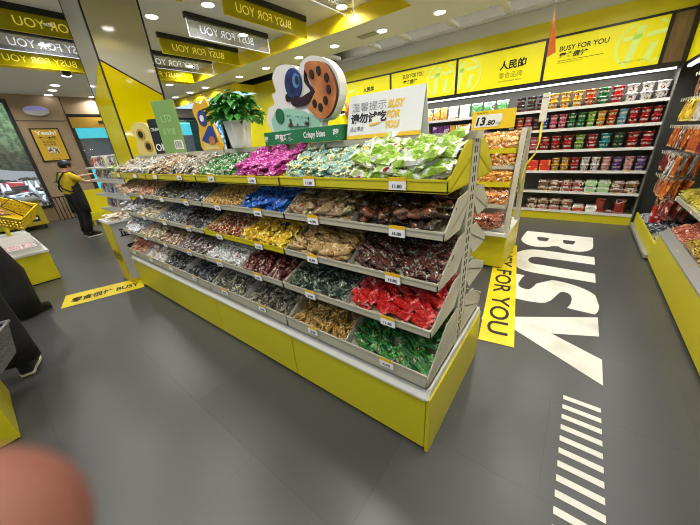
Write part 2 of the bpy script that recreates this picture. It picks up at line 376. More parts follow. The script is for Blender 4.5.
tl = [(-5.27, 2.5, 'right of the column top'), (-4.41, 2.88, 'above the right part of the hanging signs'), (-6.1, 3.88, 'at the right end of the third hanging sign'), (-7.58, 4.15, 'at the right end of the farthest hanging sign'), (-5.1, 3.9, 'at the right end of the clear hanging sign'), (-4.3, 4.15, 'near the yellow sign over the fruit cut-out'), (-3.22, 4.31, 'topmost in the picture beside the tray corner'), (-6.44, 1.59, 'seen through the nearest sign left of the column'), (-7.53, 1.69, 'seen through the second sign left of the column'), (-8.1, 1.68, 'in the tray corner left of the column')]
for x, y, l in tl: downlight(x, y, ZH, 'white downlight in the raised tray, ' + l, 'downlights in the tray', lamp=(x not in (-8.1,)))
n = 0
for x, y, z in [(-6.8, 0, ZH), (-5, .2, ZH), (-3.6, 1.0, ZH), (-3.6, -.4, ZH), (-2.5, .3, ZH), (-2.4, 2.2, ZH), (-5, -1.6, ZH), (-3, -1.8, ZH), (-9.6, 0, ZL), (-10.6, 1.0, ZL),
                (-1.2, 0, ZL), (-1.2, 1.6, ZL), (-1.1, 3.2, ZL), (-.9, 4.9, ZL), (.1, 4.9, ZL), (.1, 3.2, ZL), (.1, 1.6, ZL), (.1, -.2, ZL), (-1.2, -1.6, ZL)]:
    n += 1
    downlight(x, y, z, 'white downlight above the camera outside the picture, grid %s' % ('row %s place %s' % (ORD[(n-1)//4], ORD[(n-1) % 4])), 'downlights above the aisles', power=1.)
l = bpy.data.lights.new('cove_fill', 'AREA'); l.shape = 'RECTANGLE'; l.size = 6; l.size_y = .05; l.energy = 22; l.color = (1, .97, .9)  # added fill light, brightens the ceiling slot and its cross pieces; no fixture there
o = bpy.data.objects.new('cove_fill', l); COL.objects.link(o); o.location = (-1.6, 6.2, 3.12); o.rotation_euler = (pi, 0, 0)
# security camera dome
t = thing('security_camera', (-8.0, 1.95, ZL), 'small white dome security camera on the ceiling left of the column', 'security camera')
MB().lathe([(.09, -.06), (.1, -.03), (.1, 0)], (-8.0, 1.95, ZL), 16).build('housing', WHITE, t); MB().ball((-8.0, 1.95, ZL-.07), .07).build('lens', BLACK, t)
# air vent
t = thing('ceiling_vent', (-2.6, 5.0, ZL), 'flat grey ceiling air vent beside a downlight', 'vent')
MB().box(-3.75+.35, -2.95-.1, 4.92, 5.08, ZL-.012, ZL).build('grille', mat('vent_grey', 'a5a399', .5), t)

# ---------------------------------------------------------------- hanging signs
def sign_mat(name, col, a):
    m = mat(name, col, .3, alpha=a, spec=.15); return m
SY = sign_mat('yellow_clear_acrylic', 'b8ac00', .88); SCl = sign_mat('clear_acrylic', 'b4b8c4', .25)
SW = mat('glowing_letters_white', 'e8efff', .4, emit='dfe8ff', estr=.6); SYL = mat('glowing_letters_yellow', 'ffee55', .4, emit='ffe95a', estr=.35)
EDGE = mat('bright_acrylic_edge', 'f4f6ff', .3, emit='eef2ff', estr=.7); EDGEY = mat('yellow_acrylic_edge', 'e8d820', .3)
def hang_sign(x, y0, y1, clear, label, txt='BUSY FOR YOU', ty=(.33, .2)):
    t = thing('hanging_sign', (x, (y0+y1)/2, 3.02), label, 'hanging sign', 'hanging slogan signs')
    MB().box(x-.03, x+.03, y0, y1, 3.25, ZH).build('mounting_bar', BLACK, t)
    z0, z1 = 3.04, 3.25
    MB().box(x-.005, x+.005, y0+.02, y1-.0, z0, z1).build('panel', SCl if clear else SY, t)
    e = .006; b = MB(); b.box(x-.006, x+.006, y0+.014, y0+.02, z0, z1); b.box(x-.006, x+.006, y1, y1+e, z0, z1); b.box(x-.006, x+.006, y0+.014, y1+e, z0-e, z0)
    b.build('edge_strip', EDGE if clear else EDGEY, t)
    # lettering reads from the far side (-x), so it is mirrored from the camera
    L = (y1-y0)
    if txt: add_text(txt, SW if clear else SYL, (x+.008, y1-ty[0], 3.1), (0, -1, 0), (0, 0, 1), .1, (L-ty[0]-ty[1]), t, bold=.0)
    return t
hang_sign(-2.85, 2.62, 4.07, True, 'clear acrylic hanging slogan sign nearest the right corner of the raised ceiling')
hang_sign(-3.85, 2.70, 4.17, False, 'yellow hanging slogan sign at top centre above the plant, nearest of the yellow ones')
hang_sign(-4.83, 2.74, 4.2, True, 'clear hanging slogan sign with white outline, between two yellow ones right of the column')
hang_sign(-5.85, 2.78, 4.26, False, 'yellow hanging slogan sign right of the column top, second of the yellow ones')
hang_sign(-6.86, 2.8, 4.27, True, 'small clear hanging slogan sign right of the column, partly behind it')
hang_sign(-7.85, 2.82, 4.3, False, 'farthest yellow hanging slogan sign right of the column, lowest in the picture')
hang_sign(-5.92, .92, 2.4, False, 'topmost yellow hanging slogan sign left of the column')
hang_sign(-6.9, .95, 2.43, True, 'clear hanging slogan sign left of the column, middle of three')
hang_sign(-7.9, .97, 2.45, False, 'lowest yellow hanging slogan sign left of the column, farthest of three')
hang_sign(-3.85, .77, 2.2, False, 'yellow hanging slogan sign whose tip shows at the top edge right of the column')

# ---------------------------------------------------------------- column
KX0, KX1, KY0, KY1 = -4.80, -4.25, 1.345, 1.90
GL = mat('glossy_grey_panel', 'b6b4a4', .06, spec=.6); GY = mat('glossy_yellow_panel', 'd6c400', .06, spec=.6)
b = MB(); b.box(KX0+.01, KX1-.01, KY0+.01, KY1-.01, 0, ZH, 2)
e = .012; za, zb, zc = 2.46, 2.17, 2.16+.0      # diagonal split heights
x = KX1
b.prism([(x, KY0+e, za+.01), (x, KY1-e, zb+.01), (x, KY1-e, ZH), (x, KY0+e, ZH)], (-.01, 0, 0), 0)
b.prism([(x, KY0+e, 0), (x, KY1-e, 0), (x, KY1-e, zb-.01), (x, KY0+e, za-.01)], (-.01, 0, 0), 1)
y = KY0
b.prism([(KX1-e, y, za), (KX0+e, y, 2.16), (KX0+e, y, ZH), (KX1-e, y, ZH)], (0, .01, 0), 0)
b.prism([(KX1-e, y, 0), (KX0+e, y, 0), (KX0+e, y, 2.155), (KX1-e, y, za-.005)], (0, .01, 0), 1)
for xx, yy in ((KX1, KY0), (KX1, KY1), (KX0, KY0)): b.box(xx-.014, xx+.0015, yy-.0015, yy+.014, 0, ZH-.001, 2)
struct('wall_column', b, [GL, GY, BLACK])

# ---------------------------------------------------------------- snack packets
import mathutils.noise as mn
def pillow(L, W, T, seed, kind='pillow'):
    b = MB(); nx, ny = (12, 8)
    rnd = random.Random(seed); off = Vector((seed*1.7, seed*.9, 0)); bend = rnd.uniform(-.12, .12)
    def pt(i, j, side):
        u = -1+2*i/nx; v = -1+2*j/ny
        if kind == 'pillow':
            wid = 1-.10*(1-abs(u))**.7 if abs(u) < .82 else 1.
            th = 0 if abs(u) > .95 else (max(0, 1-(abs(u)/.86)**3)**.5)*(max(0, 1-abs(v)**2.6)**.5)
        elif kind == 'twist':
            a = abs(u); wid = 1. if a < .5 else (.28 if a < .76 else .75); th = (1-abs(v)**2)**.5*(1. if a < .5 else .25)
        elif kind == 'stick':
            wid = 1.; th = (1-abs(v)**2)**.5*(1 if abs(u) < .8 else .12)
        else:   # chunky clear bag
            wid = 1-.12*abs(u); th = (max(0, 1-(abs(u)/.92)**4)**.5)*(max(0, 1-abs(v)**3)**.5)
        n = mn.noise(Vector((u*2.2, v*2.2, side*2))+off); n += .55*mn.noise(Vector((u*5., v*4., side*5))+off)-.55*abs(mn.noise(Vector((u*9., v*3.5, side*3))+off*2))
        z = side*T/2*th*(1+.7*n) + bend*L*(u*u-.5)*.5 + .006*n*(T/.03)
        if kind in ('pillow', 'twist') and abs(u) > .9: z += .0018*(-1)**j
        return (u*L/2*(1+.02*n), v*W/2*wid*(1+.1*n), z)
    top = [[b.av(pt(i, j, 1)) for j in range(ny+1)] for i in range(nx+1)]
    bot = [[(top[i][j] if (i in (0, nx) or j in (0, ny)) else b.av(pt(i, j, -1))) for j in range(ny+1)] for i in range(nx+1)]
    sm_ = kind in ('bag', 'stick')
    for i in range(nx):
        for j in range(ny):
            e_ = 1 if (i in (0, nx-1)) and kind != 'bag' else 0
            b.face((top[i][j], top[i+1][j], top[i+1][j+1], top[i][j+1]), e_, sm_)
            b.face((bot[i][j], bot[i][j+1], bot[i+1][j+1], bot[i+1][j]), e_, sm_)
    return b
def heap(name, mt, dims, kind, x0, x1, y0, y1, z0, slope, label, cat, group, n_layers=2, yawmode='rand', fill=1., side=1, top=0., cap=90, seed=0, zmin=0):
    """packets lying in layers on a sloping bin floor. y0 = front edge, y1 = back edge, side = +1 front faces -y, -1 faces +y;
    the floor is at z0 at the front and rises with slope"""
    L, W, T = dims; rnd = random.Random(hash_(name+label)+seed)
    meshes = [pillow(L*rnd.uniform(.92, 1.08), W*rnd.uniform(.94, 1.06), T, seed*11+k*5+len(label), kind).mesh(name, mt) for k in range(3)]
    dep = abs(y1-y0); made = 0; tilt = math.atan(slope)
    sp_a = L*.72 if yawmode != 'rand' else (L*.50+W*.28); sp_b = W*.86 if yawmode != 'rand' else (L*.28+W*.46)
    if yawmode == 'deep': sx, sy = sp_b, sp_a
    else: sx, sy = sp_a, sp_b
    sx /= fill; sy /= fill
    nxn = max(1, int(round((x1-x0-.5*sx)/sx))); nyn = max(1, int(round((dep-.3*sy)/sy)))
    hx = (x1-x0)/(nxn); hy = dep/nyn
    items = []
    for l in range(n_layers):
        for j in range(nyn):
            for i in range(nxn):
                fx = (i+.5+.25*(l % 2)+rnd.uniform(-.3, .3)); fy = (j+.5-.2*(l % 2)+rnd.uniform(-.3, .3))
                items.append((l, fx*hx, fy*hy))
    for (l, px, py) in items:
        px = min(max(px, min(L, W)*.5+.01), (x1-x0)-min(L, W)*.5-.01); py = min(max(py, .02 if l else .03), dep-.01)
        yw = rnd.uniform(0, pi) if yawmode == 'rand' else ((pi/2+rnd.gauss(0, .28)) if yawmode == 'deep' else (rnd.gauss(-.55, .25) if yawmode == 'diag' else rnd.gauss(0, .3)))
        # keep long packets off the bin cheeks
        ext = abs(cos(yw))*L/2+abs(sin(yw))*W/2; px = min(max(px, ext*.9-.004), (x1-x0)-ext*.9+.004); ey_ = (abs(sin(yw))*L/2+abs(cos(yw))*W/2)*.9; py = min(max(py, ey_-.002), dep-ey_*.3)
        hh = z0+T*.5+T*.85*l+rnd.uniform(-.2, .45)*T+py*slope + top*min(px, (x1-x0)-px)*.3
        m = rnd.choice(meshes); o = bpy.data.objects.new(name, m); COL.objects.link(o)
        y = y0+side*py
        R = Matrix.Rotation(tilt*side, 4, 'X') @ Matrix.Rotation(rnd.gauss(0, .24), 4, 'X') @ Matrix.Rotation(rnd.gauss(0, .22), 4, 'Y') @ Matrix.Rotation(yw, 4, 'Z')
        o.matrix_world = Matrix.Translation((x0+px, y, hh)) @ R
        tag(o, label, cat, group); made += 1
    return made
def hash_(s):
    h = 7
    for ch in s: h = (h*31+ord(ch)) % 100003
    return h

# ---------------------------------------------------------------- main gondola
GX0, GX1, GF, GB, GC = -4.12, -.35, .953, 1.827, 1.39
BAYS = [GX1-.012, -1.295, -2.235, -3.175, GX0]       # from the right
TIER = [  # lip y, floor z, lip top z, cheek outline (dy from lip, z)
    (1.06, 1.294, 1.344, [(.0, 1.294), (.0, 1.344), (.03, 1.352), (.15, 1.44), (.2, 1.467), (.275, 1.467), (.275, 1.294)]),
    (1.055, 1.105, 1.146, [(.0, 1.105), (.0, 1.146), (.02, 1.15), (.14, 1.25), (.27, 1.262), (.27, 1.18), (.2, 1.105)]),
    (1.015, .898, .94, [(.0, .898), (.0, .94), (.02, .945), (.24, 1.066), (.315, 1.07), (.315, .96), (.25, .898)]),
    (.965, .697, .741, [(.0, .697), (.0, .741), (.02, .745), (.26, .853), (.36, .86), (.36, .76), (.3, .697)]),
    (.945, .43, .51, [(.0, .43), (.0, .47), (.02, .49), (.225, .644), (.38, .66), (.38, .43)]),
]
gon = thing('snack_shelf', ((GX0+GX1)/2, GC, 0), 'long yellow and grey double-sided snack shelf in the middle with five tiers of bins', 'display shelf')
b = MB()
for k in range(4):
    xa, xb = BAYS[k+1], BAYS[k]
    p = MB(); p.box(xa+.003, xb-.003, GF, GF+.018, .02, .33); p.box(xa+.003, xb-.003, GF-.004, GF+.02, .33, .355); p.build('base_panel', YEL, gon, .003)
    p = MB(); p.box(xa+.003, xb-.003, GB-.018, GB, .02, .355); p.build('base_panel', YEL, gon, .003)
MB().box(GX0+.02, GX1-.02, GF+.03, GB-.03, 0, .02).build('kick_plate', BLACK, gon)
b = MB(); b.box(GX0, GX1-.012, GF-.006, GB+.006, .358, .372); 
b.prism([(GX0, GF-.012, .358), (GX0, GF-.012, .37), (GX0, GF+.02, .41), (GX0, GF+.026, .41), (GX0, GF+.026, .358)], (GX1-.012-GX0, 0, 0))
b.prism([(GX0, GB+.012, .358), (GX0, GB+.012, .37), (GX0, GB-.02, .41), (GX0, GB-.026, .41), (GX0, GB-.026, .358)], (GX1-.012-GX0, 0, 0))
b.build('deck', RAIL, gon)
b = MB(); b.box(GX1-.012, GX1+.008, GF-.002, GB+.002, .0, .365); b.build('end_panel', YEL, gon, .003)
MB().box(GX0-.008, GX0+.0, GF, GB, .0, .365).build('end_panel', YEL, gon)
MB().prism([(GX1-.012, GF-.01, .366), (GX1-.012, GF+.02, .41), (GX1-.012, GB-.02, .41), (GX1-.012, GB+.01, .366)], (.012, 0, 0)).build('end_rail', RAIL, gon)
MB().box(GX0, GX1-.06, GC-.012, GC+.012, .372, 1.5).build('back_panel', GREYM, gon)
MB().box(GX0, GX1+.0, GC-.05, GC+.05, 1.47, 1.501).build('top_beam', GREYM, gon)
for k, x in enumerate(BAYS):
    p = MB(); xx = x-.055 if k < 4 else x
    p.box(xx, xx+.055, GC-.062, GC+.062, .372, 1.5, 0)
    if k == 0:
        for j in range(26):
            z = .43+.041*j
            for yy in (-.017, .013): p.box(xx+.0552, xx+.0562, GC+yy-.006, GC+yy+.006, z, z+.026, 1)
    p.build('post', [GREYM, INK], gon)
TAGN = 0
TAGW = mat('price_card', 'f0f0f4', .4); TAGY = mat('price_card_band', 'e6b81a', .4)
PRICES = ['11.80', '11.80', '6.90', '16.80', '4.90', '10.80', '19.80', '8.90']
def price_tag(x, y, z, parent, w=.052, h=.035, price=None, d=(1, 0, 0), tiltdir=-1):
    """small price card on a tray lip, leaning back a little"""
    d = Vector(d); n = d.cross(Vector((0, 0, 1)))        # outward
    c0 = Vector((x, y, z))
    b = MB()
    def P(a, zz, out): return c0 + d*a + Vector((0, 0, zz)) + n*out
    b.prism([P(-w/2, 0, .004), P(w/2, 0, .004), P(w/2, h*.68, .004), P(-w/2, h*.68, .004)], n*.002, 0)
    b.prism([P(-w/2, h*.68, .004), P(w/2, h*.68, .004), P(w/2, h, .004), P(-w/2, h, .004)], n*.002, 1)
    o = b.build('price_tag', [TAGW, TAGY], parent)
    if price: add_text(price, INK, P(-w*.28, h*.14, .0065), d, (0, 0, 1), h*.30, w*.56, o, 'price', bold=.03, depth=.0004)
    return o
PK = {}
def K(name, cols, **kw): return pack_mat(name, cols, **kw)
# per tier, from the right end: (material, dims, mesh kind, yaw, short description)
BINS = [
 [(K('film_lime_white', ['9cc048', 'e0e4da', 'dfe4da', 'a8281c'], scale=7), (.135, .07, .036), 'pillow', 'x', 'lime green and white puffed snack packet', 'puffed snacks'),
  (K('film_pale_blue', ['8cb4b0', 'd4d49c', 'c0aa38', '3d6f78'], scale=11), (.10, .05, .022), 'pillow', 'rand', 'pale blue and yellow snack packet', 'pale blue packets'),
  (K('film_magenta', ['b43490', 'c85aa8', '8c1c70', 'e8b6d8'], scale=8), (.10, .055, .03), 'pillow', 'rand', 'magenta pink snack packet', 'pink packets'),
  (K('film_green_stripe', ['4c8c48', 'd0dccc', 'c4d4c0', '2c5c30'], scale=15), (.075, .03, .02), 'twist', 'rand', 'green and white striped sweet packet', 'green striped packets'),
  (K('film_grey_beige', ['a09888', 'c9c2b6', '6e5c4a', 'dad8d2'], scale=13), (.10, .045, .022), 'pillow', 'rand', 'grey-beige clear film packet', 'beige clear packets'),
  (K('film_tan_stick', ['a58a6c', 'cbbfae', '6f4c30', 'ded6cc'], scale=12), (.14, .03, .02), 'stick', 'deep', 'tan jerky stick in clear film', 'tan clear sticks'),
  (K('film_clear_grey', ['a9a49c', 'c9c7c3', '847868', 'e2e0dc'], scale=12), (.13, .03, .02), 'stick', 'deep', 'pale grey snack stick in clear film', 'pale grey sticks'),
  (K('film_clear_tan', ['b0a48e', 'd2ccc0', '8a7858', 'e6e2dc'], scale=12), (.12, .04, .02), 'pillow', 'rand', 'pale tan clear film packet at the far end', 'pale tan packets')],
 [(K('bag_brown_jelly', ['2e1d14', '5e3a26', '7a4634', 'e2cbb8'], scale=7, rough=.12), (.12, .075, .036), 'bag', 'rand', 'clear bag of dark brown meat snacks', 'brown snack bags'),
  (K('film_peanut_mix', ['8d7658', 'b39c7c', '5d7a36', '9c2a28'], scale=11, rough=.2), (.12, .06, .03), 'bag', 'x', 'clear bag of beige nuts with red bits', 'beige nut bags'),
  (K('film_blue', ['1558b4', '1e6fd0', '0d2f6a', 'cfdcf0'], scale=6), (.105, .05, .03), 'pillow', 'rand', 'bright blue snack packet', 'blue packets'),
  (K('film_gold_candy', ['c8983c', 'ead49a', '4c5a28', 'c8441e'], scale=17), (.06, .028, .018), 'twist', 'rand', 'gold and green twist-wrapped sweet', 'gold sweets'),
  (K('film_dark_silver', ['606064', '9c9ca0', '303034', 'c8c8cc'], scale=12, rough=.22), (.12, .035, .02), 'pillow', 'deep', 'dark silver snack packet', 'dark silver packets'),  # greys lightened to put the clear film's highlights into the colour
  (K('film_black_olive', ['504e42', '8c8a80', '24241f', 'b0aea2'], scale=12, rough=.22), (.11, .035, .02), 'pillow', 'deep', 'black olive-toned snack packet', 'black packets'),
  (K('film_peach', ['c98e68', 'e6cdb8', 'a5603c', 'f2e8e0'], scale=13), (.09, .04, .02), 'pillow', 'rand', 'peach and white snack packet', 'peach packets'),
  (K('film_peach_light', ['d2a688', 'ecdcd0', 'b27a58', 'f6efe8'], scale=13), (.09, .04, .02), 'pillow', 'rand', 'pale peach snack packet at the far end', 'pale peach packets')],
 [(K('film_date_chain', ['2e1512', '64302a', '3a2a22', '8a8c80'], scale=14, rough=.12, kind='vor'), (.15, .034, .026), 'stick', 'diag', 'clear strip of dark red dates', 'date strips'),
  (K('film_gold_nuts', ['a98a58', 'c9ac7a', '6f5430', 'd69a34'], scale=11, rough=.2), (.13, .055, .034), 'bag', 'x', 'clear bag of golden roasted nuts', 'golden nut bags'),
  (K('film_yellow', ['dcb41c', 'ecd04a', 'b08a10', '1e3a6a'], scale=6), (.09, .045, .028), 'pillow', 'rand', 'yellow snack packet with a little blue', 'yellow packets'),
  (K('film_redgold', ['8c3a22', 'd8b482', 'f0e8d8', '4a1c12'], scale=19), (.06, .028, .018), 'twist', 'rand', 'red, gold and white twist-wrapped sweet', 'red and gold sweets'),
  (K('film_black_silver', ['3c3638', '706a6c', 'a09a9c', 'd0cccc'], scale=13, rough=.22), (.10, .03, .018), 'pillow', 'deep', 'black and silver snack packet', 'black and silver packets'),
  (K('film_gunmetal', ['66686e', 'a4a7ac', '3c3e42', 'd0d2d6'], scale=12, rough=.22), (.11, .03, .018), 'pillow', 'deep', 'gunmetal grey snack packet', 'gunmetal packets'),
  (K('film_cream', ['b7ab8e', 'd9d2bf', '8b8062', 'ece8dc'], scale=13), (.10, .035, .018), 'pillow', 'rand', 'cream clear film packet', 'cream packets'),
  (K('film_bright_silver', ['b9bbc0', 'dcdde0', '8a8c92', 'b23430'], scale=11, rough=.22), (.11, .06, .025), 'pillow', 'rand', 'bright silver packet at the far end', 'silver packets')],
 [(K('film_red', ['bc1a1a', 'd03430', '8c1214', 'e0c4bc'], scale=6, rough=.3), (.13, .046, .030), 'pillow', 'diag', 'bright red snack packet', 'red packets'),
  (K('film_dark_green', ['26332a', '4a5c4c', '7d8a78', '5c4030'], scale=9, rough=.2), (.13, .042, .026), 'pillow', 'diag', 'dark green snack packet', 'dark green packets'),
  (K('film_dark_red', ['4a1c1a', '7c3c38', 'a89c94', '2a1a16'], scale=10, rough=.2), (.14, .03, .022), 'stick', 'deep', 'dark red stick in clear film', 'dark red sticks'),
  (K('film_white_red', ['cfd2d2', 'eef0f0', '7f8484', 'a83428'], scale=12), (.06, .035, .02), 'twist', 'rand', 'white twist-wrapped sweet with red print', 'white sweets'),
  (K('film_mauve', ['7d6c6c', 'b5aaa8', '54403e', 'dad4d2'], scale=12, rough=.22), (.14, .025, .018), 'stick', 'deep', 'mauve-grey snack stick', 'mauve sticks'),
  (K('film_brown_stick', ['8a6c52', 'c4b3a0', '553a26', 'dfd6cc'], scale=12), (.14, .025, .018), 'stick', 'deep', 'brown and white snack stick', 'brown sticks'),
  (K('film_beige_small', ['b5a488', 'd8cdb8', '84704e', 'ece6da'], scale=14), (.09, .03, .018), 'pillow', 'rand', 'beige clear film packet', 'beige packets'),
  (K('film_silver_red', ['c0c2c6', 'e2e3e6', '8f9298', 'b03a34'], scale=11, rough=.22), (.11, .06, .025), 'pillow', 'rand', 'silver packet with red print at the far end', 'silver and red packets')],
 [(K('film_green_red', ['22602a', '3f9438', '5a3020', 'a8a088'], scale=12, rough=.22), (.14, .036, .026), 'stick', 'diag', 'green packet of brown sausages', 'green sausage packets'),
  (K('film_gold_brown', ['94702c', 'c9a860', '4a3418', 'e0d2b0'], scale=13, rough=.25), (.12, .026, .018), 'stick', 'rand', 'gold and brown snack stick', 'gold brown sticks'),
  (K('film_khaki', ['4b463a', '7d7868', 'a3a092', '29251e'], scale=10, rough=.2), (.10, .05, .024), 'pillow', 'rand', 'khaki and grey snack packet', 'khaki packets'),
  (K('film_khaki_neon', ['5a5a4c', '8f9082', 'b8b8ac', 'c6d832'], scale=10, rough=.2), (.10, .045, .022), 'pillow', 'rand', 'grey-green packet with neon yellow corner', 'neon tipped packets'),
  (K('film_black_stick', ['34363a', '6c6f75', 'a4a7ac', '1c1c1c'], scale=12, rough=.2), (.15, .024, .016), 'stick', 'deep', 'long black and silver snack stick', 'black sticks'),
  (K('film_slate', ['3e4142', '7a7d7e', 'b4b6b6', '202222'], scale=12, rough=.2), (.14, .026, .018), 'stick', 'deep', 'slate grey snack stick', 'slate sticks'),
  (K('film_white_cloth', ['d2c8c2', 'ece6e2', 'a8968c', 'f4f2f0'], scale=9), (.15, .06, .026), 'pillow', 'deep', 'white soft-looking snack packet', 'white packets'),
  (K('film_salmon', ['c07c60', 'dcae98', '9a5438', 'ecdcd4'], scale=9), (.13, .06, .026), 'pillow', 'rand', 'salmon pink snack packet at the far end', 'salmon packets')],
]
TN = ['top', 'second', 'third', 'fourth', 'bottom']
ACR = mat('clear_divider', 'd8d8d4', .1, alpha=.55)
def tray(k, ti, side, parent):
    ly, zf, zt, ck = TIER[ti]; xa, xb = BAYS[k+1]+.004, BAYS[k]-(.004 if k else .0)
    m = YELT if (ti == 0 or (ti == 2 and k == 1)) else GREYM
    Y = (lambda y: y) if side == 1 else (lambda y: 2*GC-y)
    dep = ck[-1][0] if ck[-1][0] > .26 else .27
    dep = (1.33-ly)
    slope = SLP[ti]
    b = MB(); t = .004
    # front lip, sloping floor
    b.prism([(xa, Y(ly), zf), (xa, Y(ly), zt), (xa, Y(ly+t), zt), (xa, Y(ly+t), zf)], (xb-xa, 0, 0))
    b.prism([(xa, Y(ly), zf), (xa, Y(ly+.02), zf), (xa, Y(ly+dep), zf+dep*slope), (xa, Y(ly+dep), zf+dep*slope+.006), (xa, Y(ly+.02), zf+.006), (xa, Y(ly), zf+.006)], (xb-xa, 0, 0))
    if ti == 0: b.box(xa, xb, min(Y(ly), Y(1.33)), max(Y(ly), Y(1.33)), zf-.002, zf+.002)
    b.box(xa, xb, min(Y(ly-.004), Y(ly)), max(Y(ly-.004), Y(ly)), zt-.008, zt)
    for xx in (xa, xb-t):
        q_ = 1. if (k == 0 and xx != xa) or (k == 3 and xx == xa) else (.45 if ti == 0 else .8)
        b.prism([(xx, Y(ly+dy), z if i_ in (0, len(ck)-1) or z <= zt else zt+(z-zt)*q_) for i_, (dy, z) in enumerate(ck)], (t, 0, 0))
    o = b.build('tray', m, parent)
    # middle divider: thin clear sheet
    xm = (xa+xb)/2
    pts = [(0, zf+.006), (0, zt)] + [(dy, z-.01) for dy, z in ck[2:-1] if z-.01 > zf+dy*slope] + [(dep-.01, ck[-2][1]-.02), (dep-.01, zf+dep*slope+.006)]
    MB().prism([(xm-.001, Y(ly+min(dy, dep-.01)+.006), z) for dy, z in [(0, zf+.006), (0, zt), (.12, (zt+ck[3][1])/2), (dep-.02, ck[3][1]-.02 if ti != 0 else 1.39), (dep-.02, zf+dep*slope+.006)]], (.002, 0, 0)).build('divider', ACR, o)
    return o, xa, xb, xm
SLP = [.38, .38, .39, .36, .44]
NM = [['puffed_snack_packet', 'biscuit_packet', 'chewy_candy_packet', 'wrapped_mint', 'dried_fruit_packet', 'jerky_stick', 'cheese_stick', 'rice_cracker_packet'],
      ['meat_snack_bag', 'nut_bag', 'wafer_packet', 'wrapped_toffee', 'seaweed_packet', 'dried_bean_packet', 'crisp_packet', 'crisp_packet'],
      ['date_strip', 'roasted_nut_bag', 'pastry_packet', 'wrapped_chocolate', 'plum_packet', 'squid_packet', 'rice_cracker_packet', 'rice_cracker_packet'],
      ['chilli_snack_packet', 'tofu_packet', 'sausage_stick', 'wrapped_sweet', 'gluten_stick', 'fish_stick', 'cracker_packet', 'cracker_packet'],
      ['sausage_packet', 'biscuit_stick', 'dried_tofu_packet', 'pickle_packet', 'seaweed_stick', 'liquorice_stick', 'cake_packet', 'cake_packet']]
for ti in range(5):
    for k in range(4):
        o, xa, xb, xm = tray(k, ti, 1, gon)
        ly, zf, zt, ck = TIER[ti]
        for h, (a, bb) in enumerate(((xm, xb), (xa, xm))):
            bi = 2*k+h
            mt, dims, kd, yw, desc, grp = BINS[ti][bi]
            dep = 1.33-ly-.012
            sc = 1. if bi < 5 else 1.08
            dims2 = tuple(v*sc for v in dims); 
            lab = '%s in %s tier of the long shelf' % (desc, TN[ti])
            nm = NM[ti][bi]
            heap(nm, mt, dims2, kd, a+.008, bb-.008, ly+.008, ly+dep, zf+.012+(.012 if ti == 0 else 0), SLP[ti], lab, 'snack packet' if kd != 'twist' else 'sweet', grp + ' on the long shelf', 2 if ti else 3, yw, seed=ti*8+bi, fill=1.0 if dims[0] > .07 else .95)
            price_tag((a+bb)/2+(.0 if bi else .03), ly-.004, zt-.042, o, w=.076, h=.05, price=PRICES[(ti*3+bi) % 8] if bi < 5 else None)
for ti in range(5):
    o, xa, xb, xm = tray(0, ti, -1, gon)
    ly, zf, zt, ck = TIER[ti]
    mt, dims, kd, yw, desc, grp = BINS[(ti+2) % 5][[5, 1, 6, 1, 4][ti]]
    heap('rear_' + NM[ti][[2, 3, 0, 4, 1][ti]], mt, dims, kd, xm+.012, xb-.012, 2*GC-ly-.012, 2*GC-ly-.25, zf+.012, SLP[ti], '%s, %s tier, rear side of the long shelf' % (desc, TN[ti]), 'snack packet', 'rear side packets, %s tier' % TN[ti], 2, yw, side=-1, seed=77+ti)

# things standing on the gondola's top
ZT = 1.502
card = thing('tent_card', (-.81, GC, ZT), 'white folded notice card with grey and black characters standing on the long shelf', 'notice card')
cx0, cx1, cyf = -1.022, -.600, 1.338
MB().prism([(cx0, cyf, ZT), (cx1, cyf, ZT), (cx1, cyf+.05, ZT+.205), (cx0, cyf+.05, ZT+.205)], (0, .002, 0)).build('front_leaf', PAPER, card)
MB().prism([(cx0, cyf+.105, ZT), (cx1, cyf+.105, ZT), (cx1, cyf+.055, ZT+.205), (cx0, cyf+.055, ZT+.205)], (0, -.002, 0)).build('rear_leaf', PAPER, card)
up = Vector((0, .05, .205)).normalized(); xd = Vector((1, 0, 0))
def cp(u, v, o=.001): return Vector((cx0+u*(cx1-cx0), cyf, ZT))+up*(v*.211)-Vector((0, .205, -.05)).normalized()*o
MB().prism([cp(.0, .0), cp(1, .0), cp(1, .09), cp(0, .09)], (0, -.0005, 0)).build('yellow_strip', mat('card_yellow', 'f0c419', .5), card)
add_text('温馨提示', mat('grey_outline_ink', '92969f', .6), cp(.06, .62), xd, up, .042, .205, card)
add_text('请勿试吃', INK, cp(.05, .35), xd, up, .050, .215, card, bold=.035)
for w_, u_, v_, l_ in (('BUSY', .565, .62, .09), ('FOR', .555, .40, .075), ('YOU', .545, .18, .08)): add_text(w_, mat('yellow_ink', 'f0c21c', .6), cp(u_, v_), xd, up, .036, l_, card, bold=.04, shear=.2)
add_text('禁止带走', INK, cp(.05, .17), xd, up, .024, .085, card)
MB().prism([cp(.36, .29, .003), cp(.49, .32, .003), cp(.48, .48, .003), cp(.37, .46, .003)], (0, -.001, 0)).build('torn_patch', WHITE, card)
MB().prism([cp(.33, .27, .005), cp(.47, .31, .005), cp(.47, .35, .005), cp(.33, .31, .005)], (0, -.001, 0)).build('yellow_patch', MATS['card_yellow'], card)

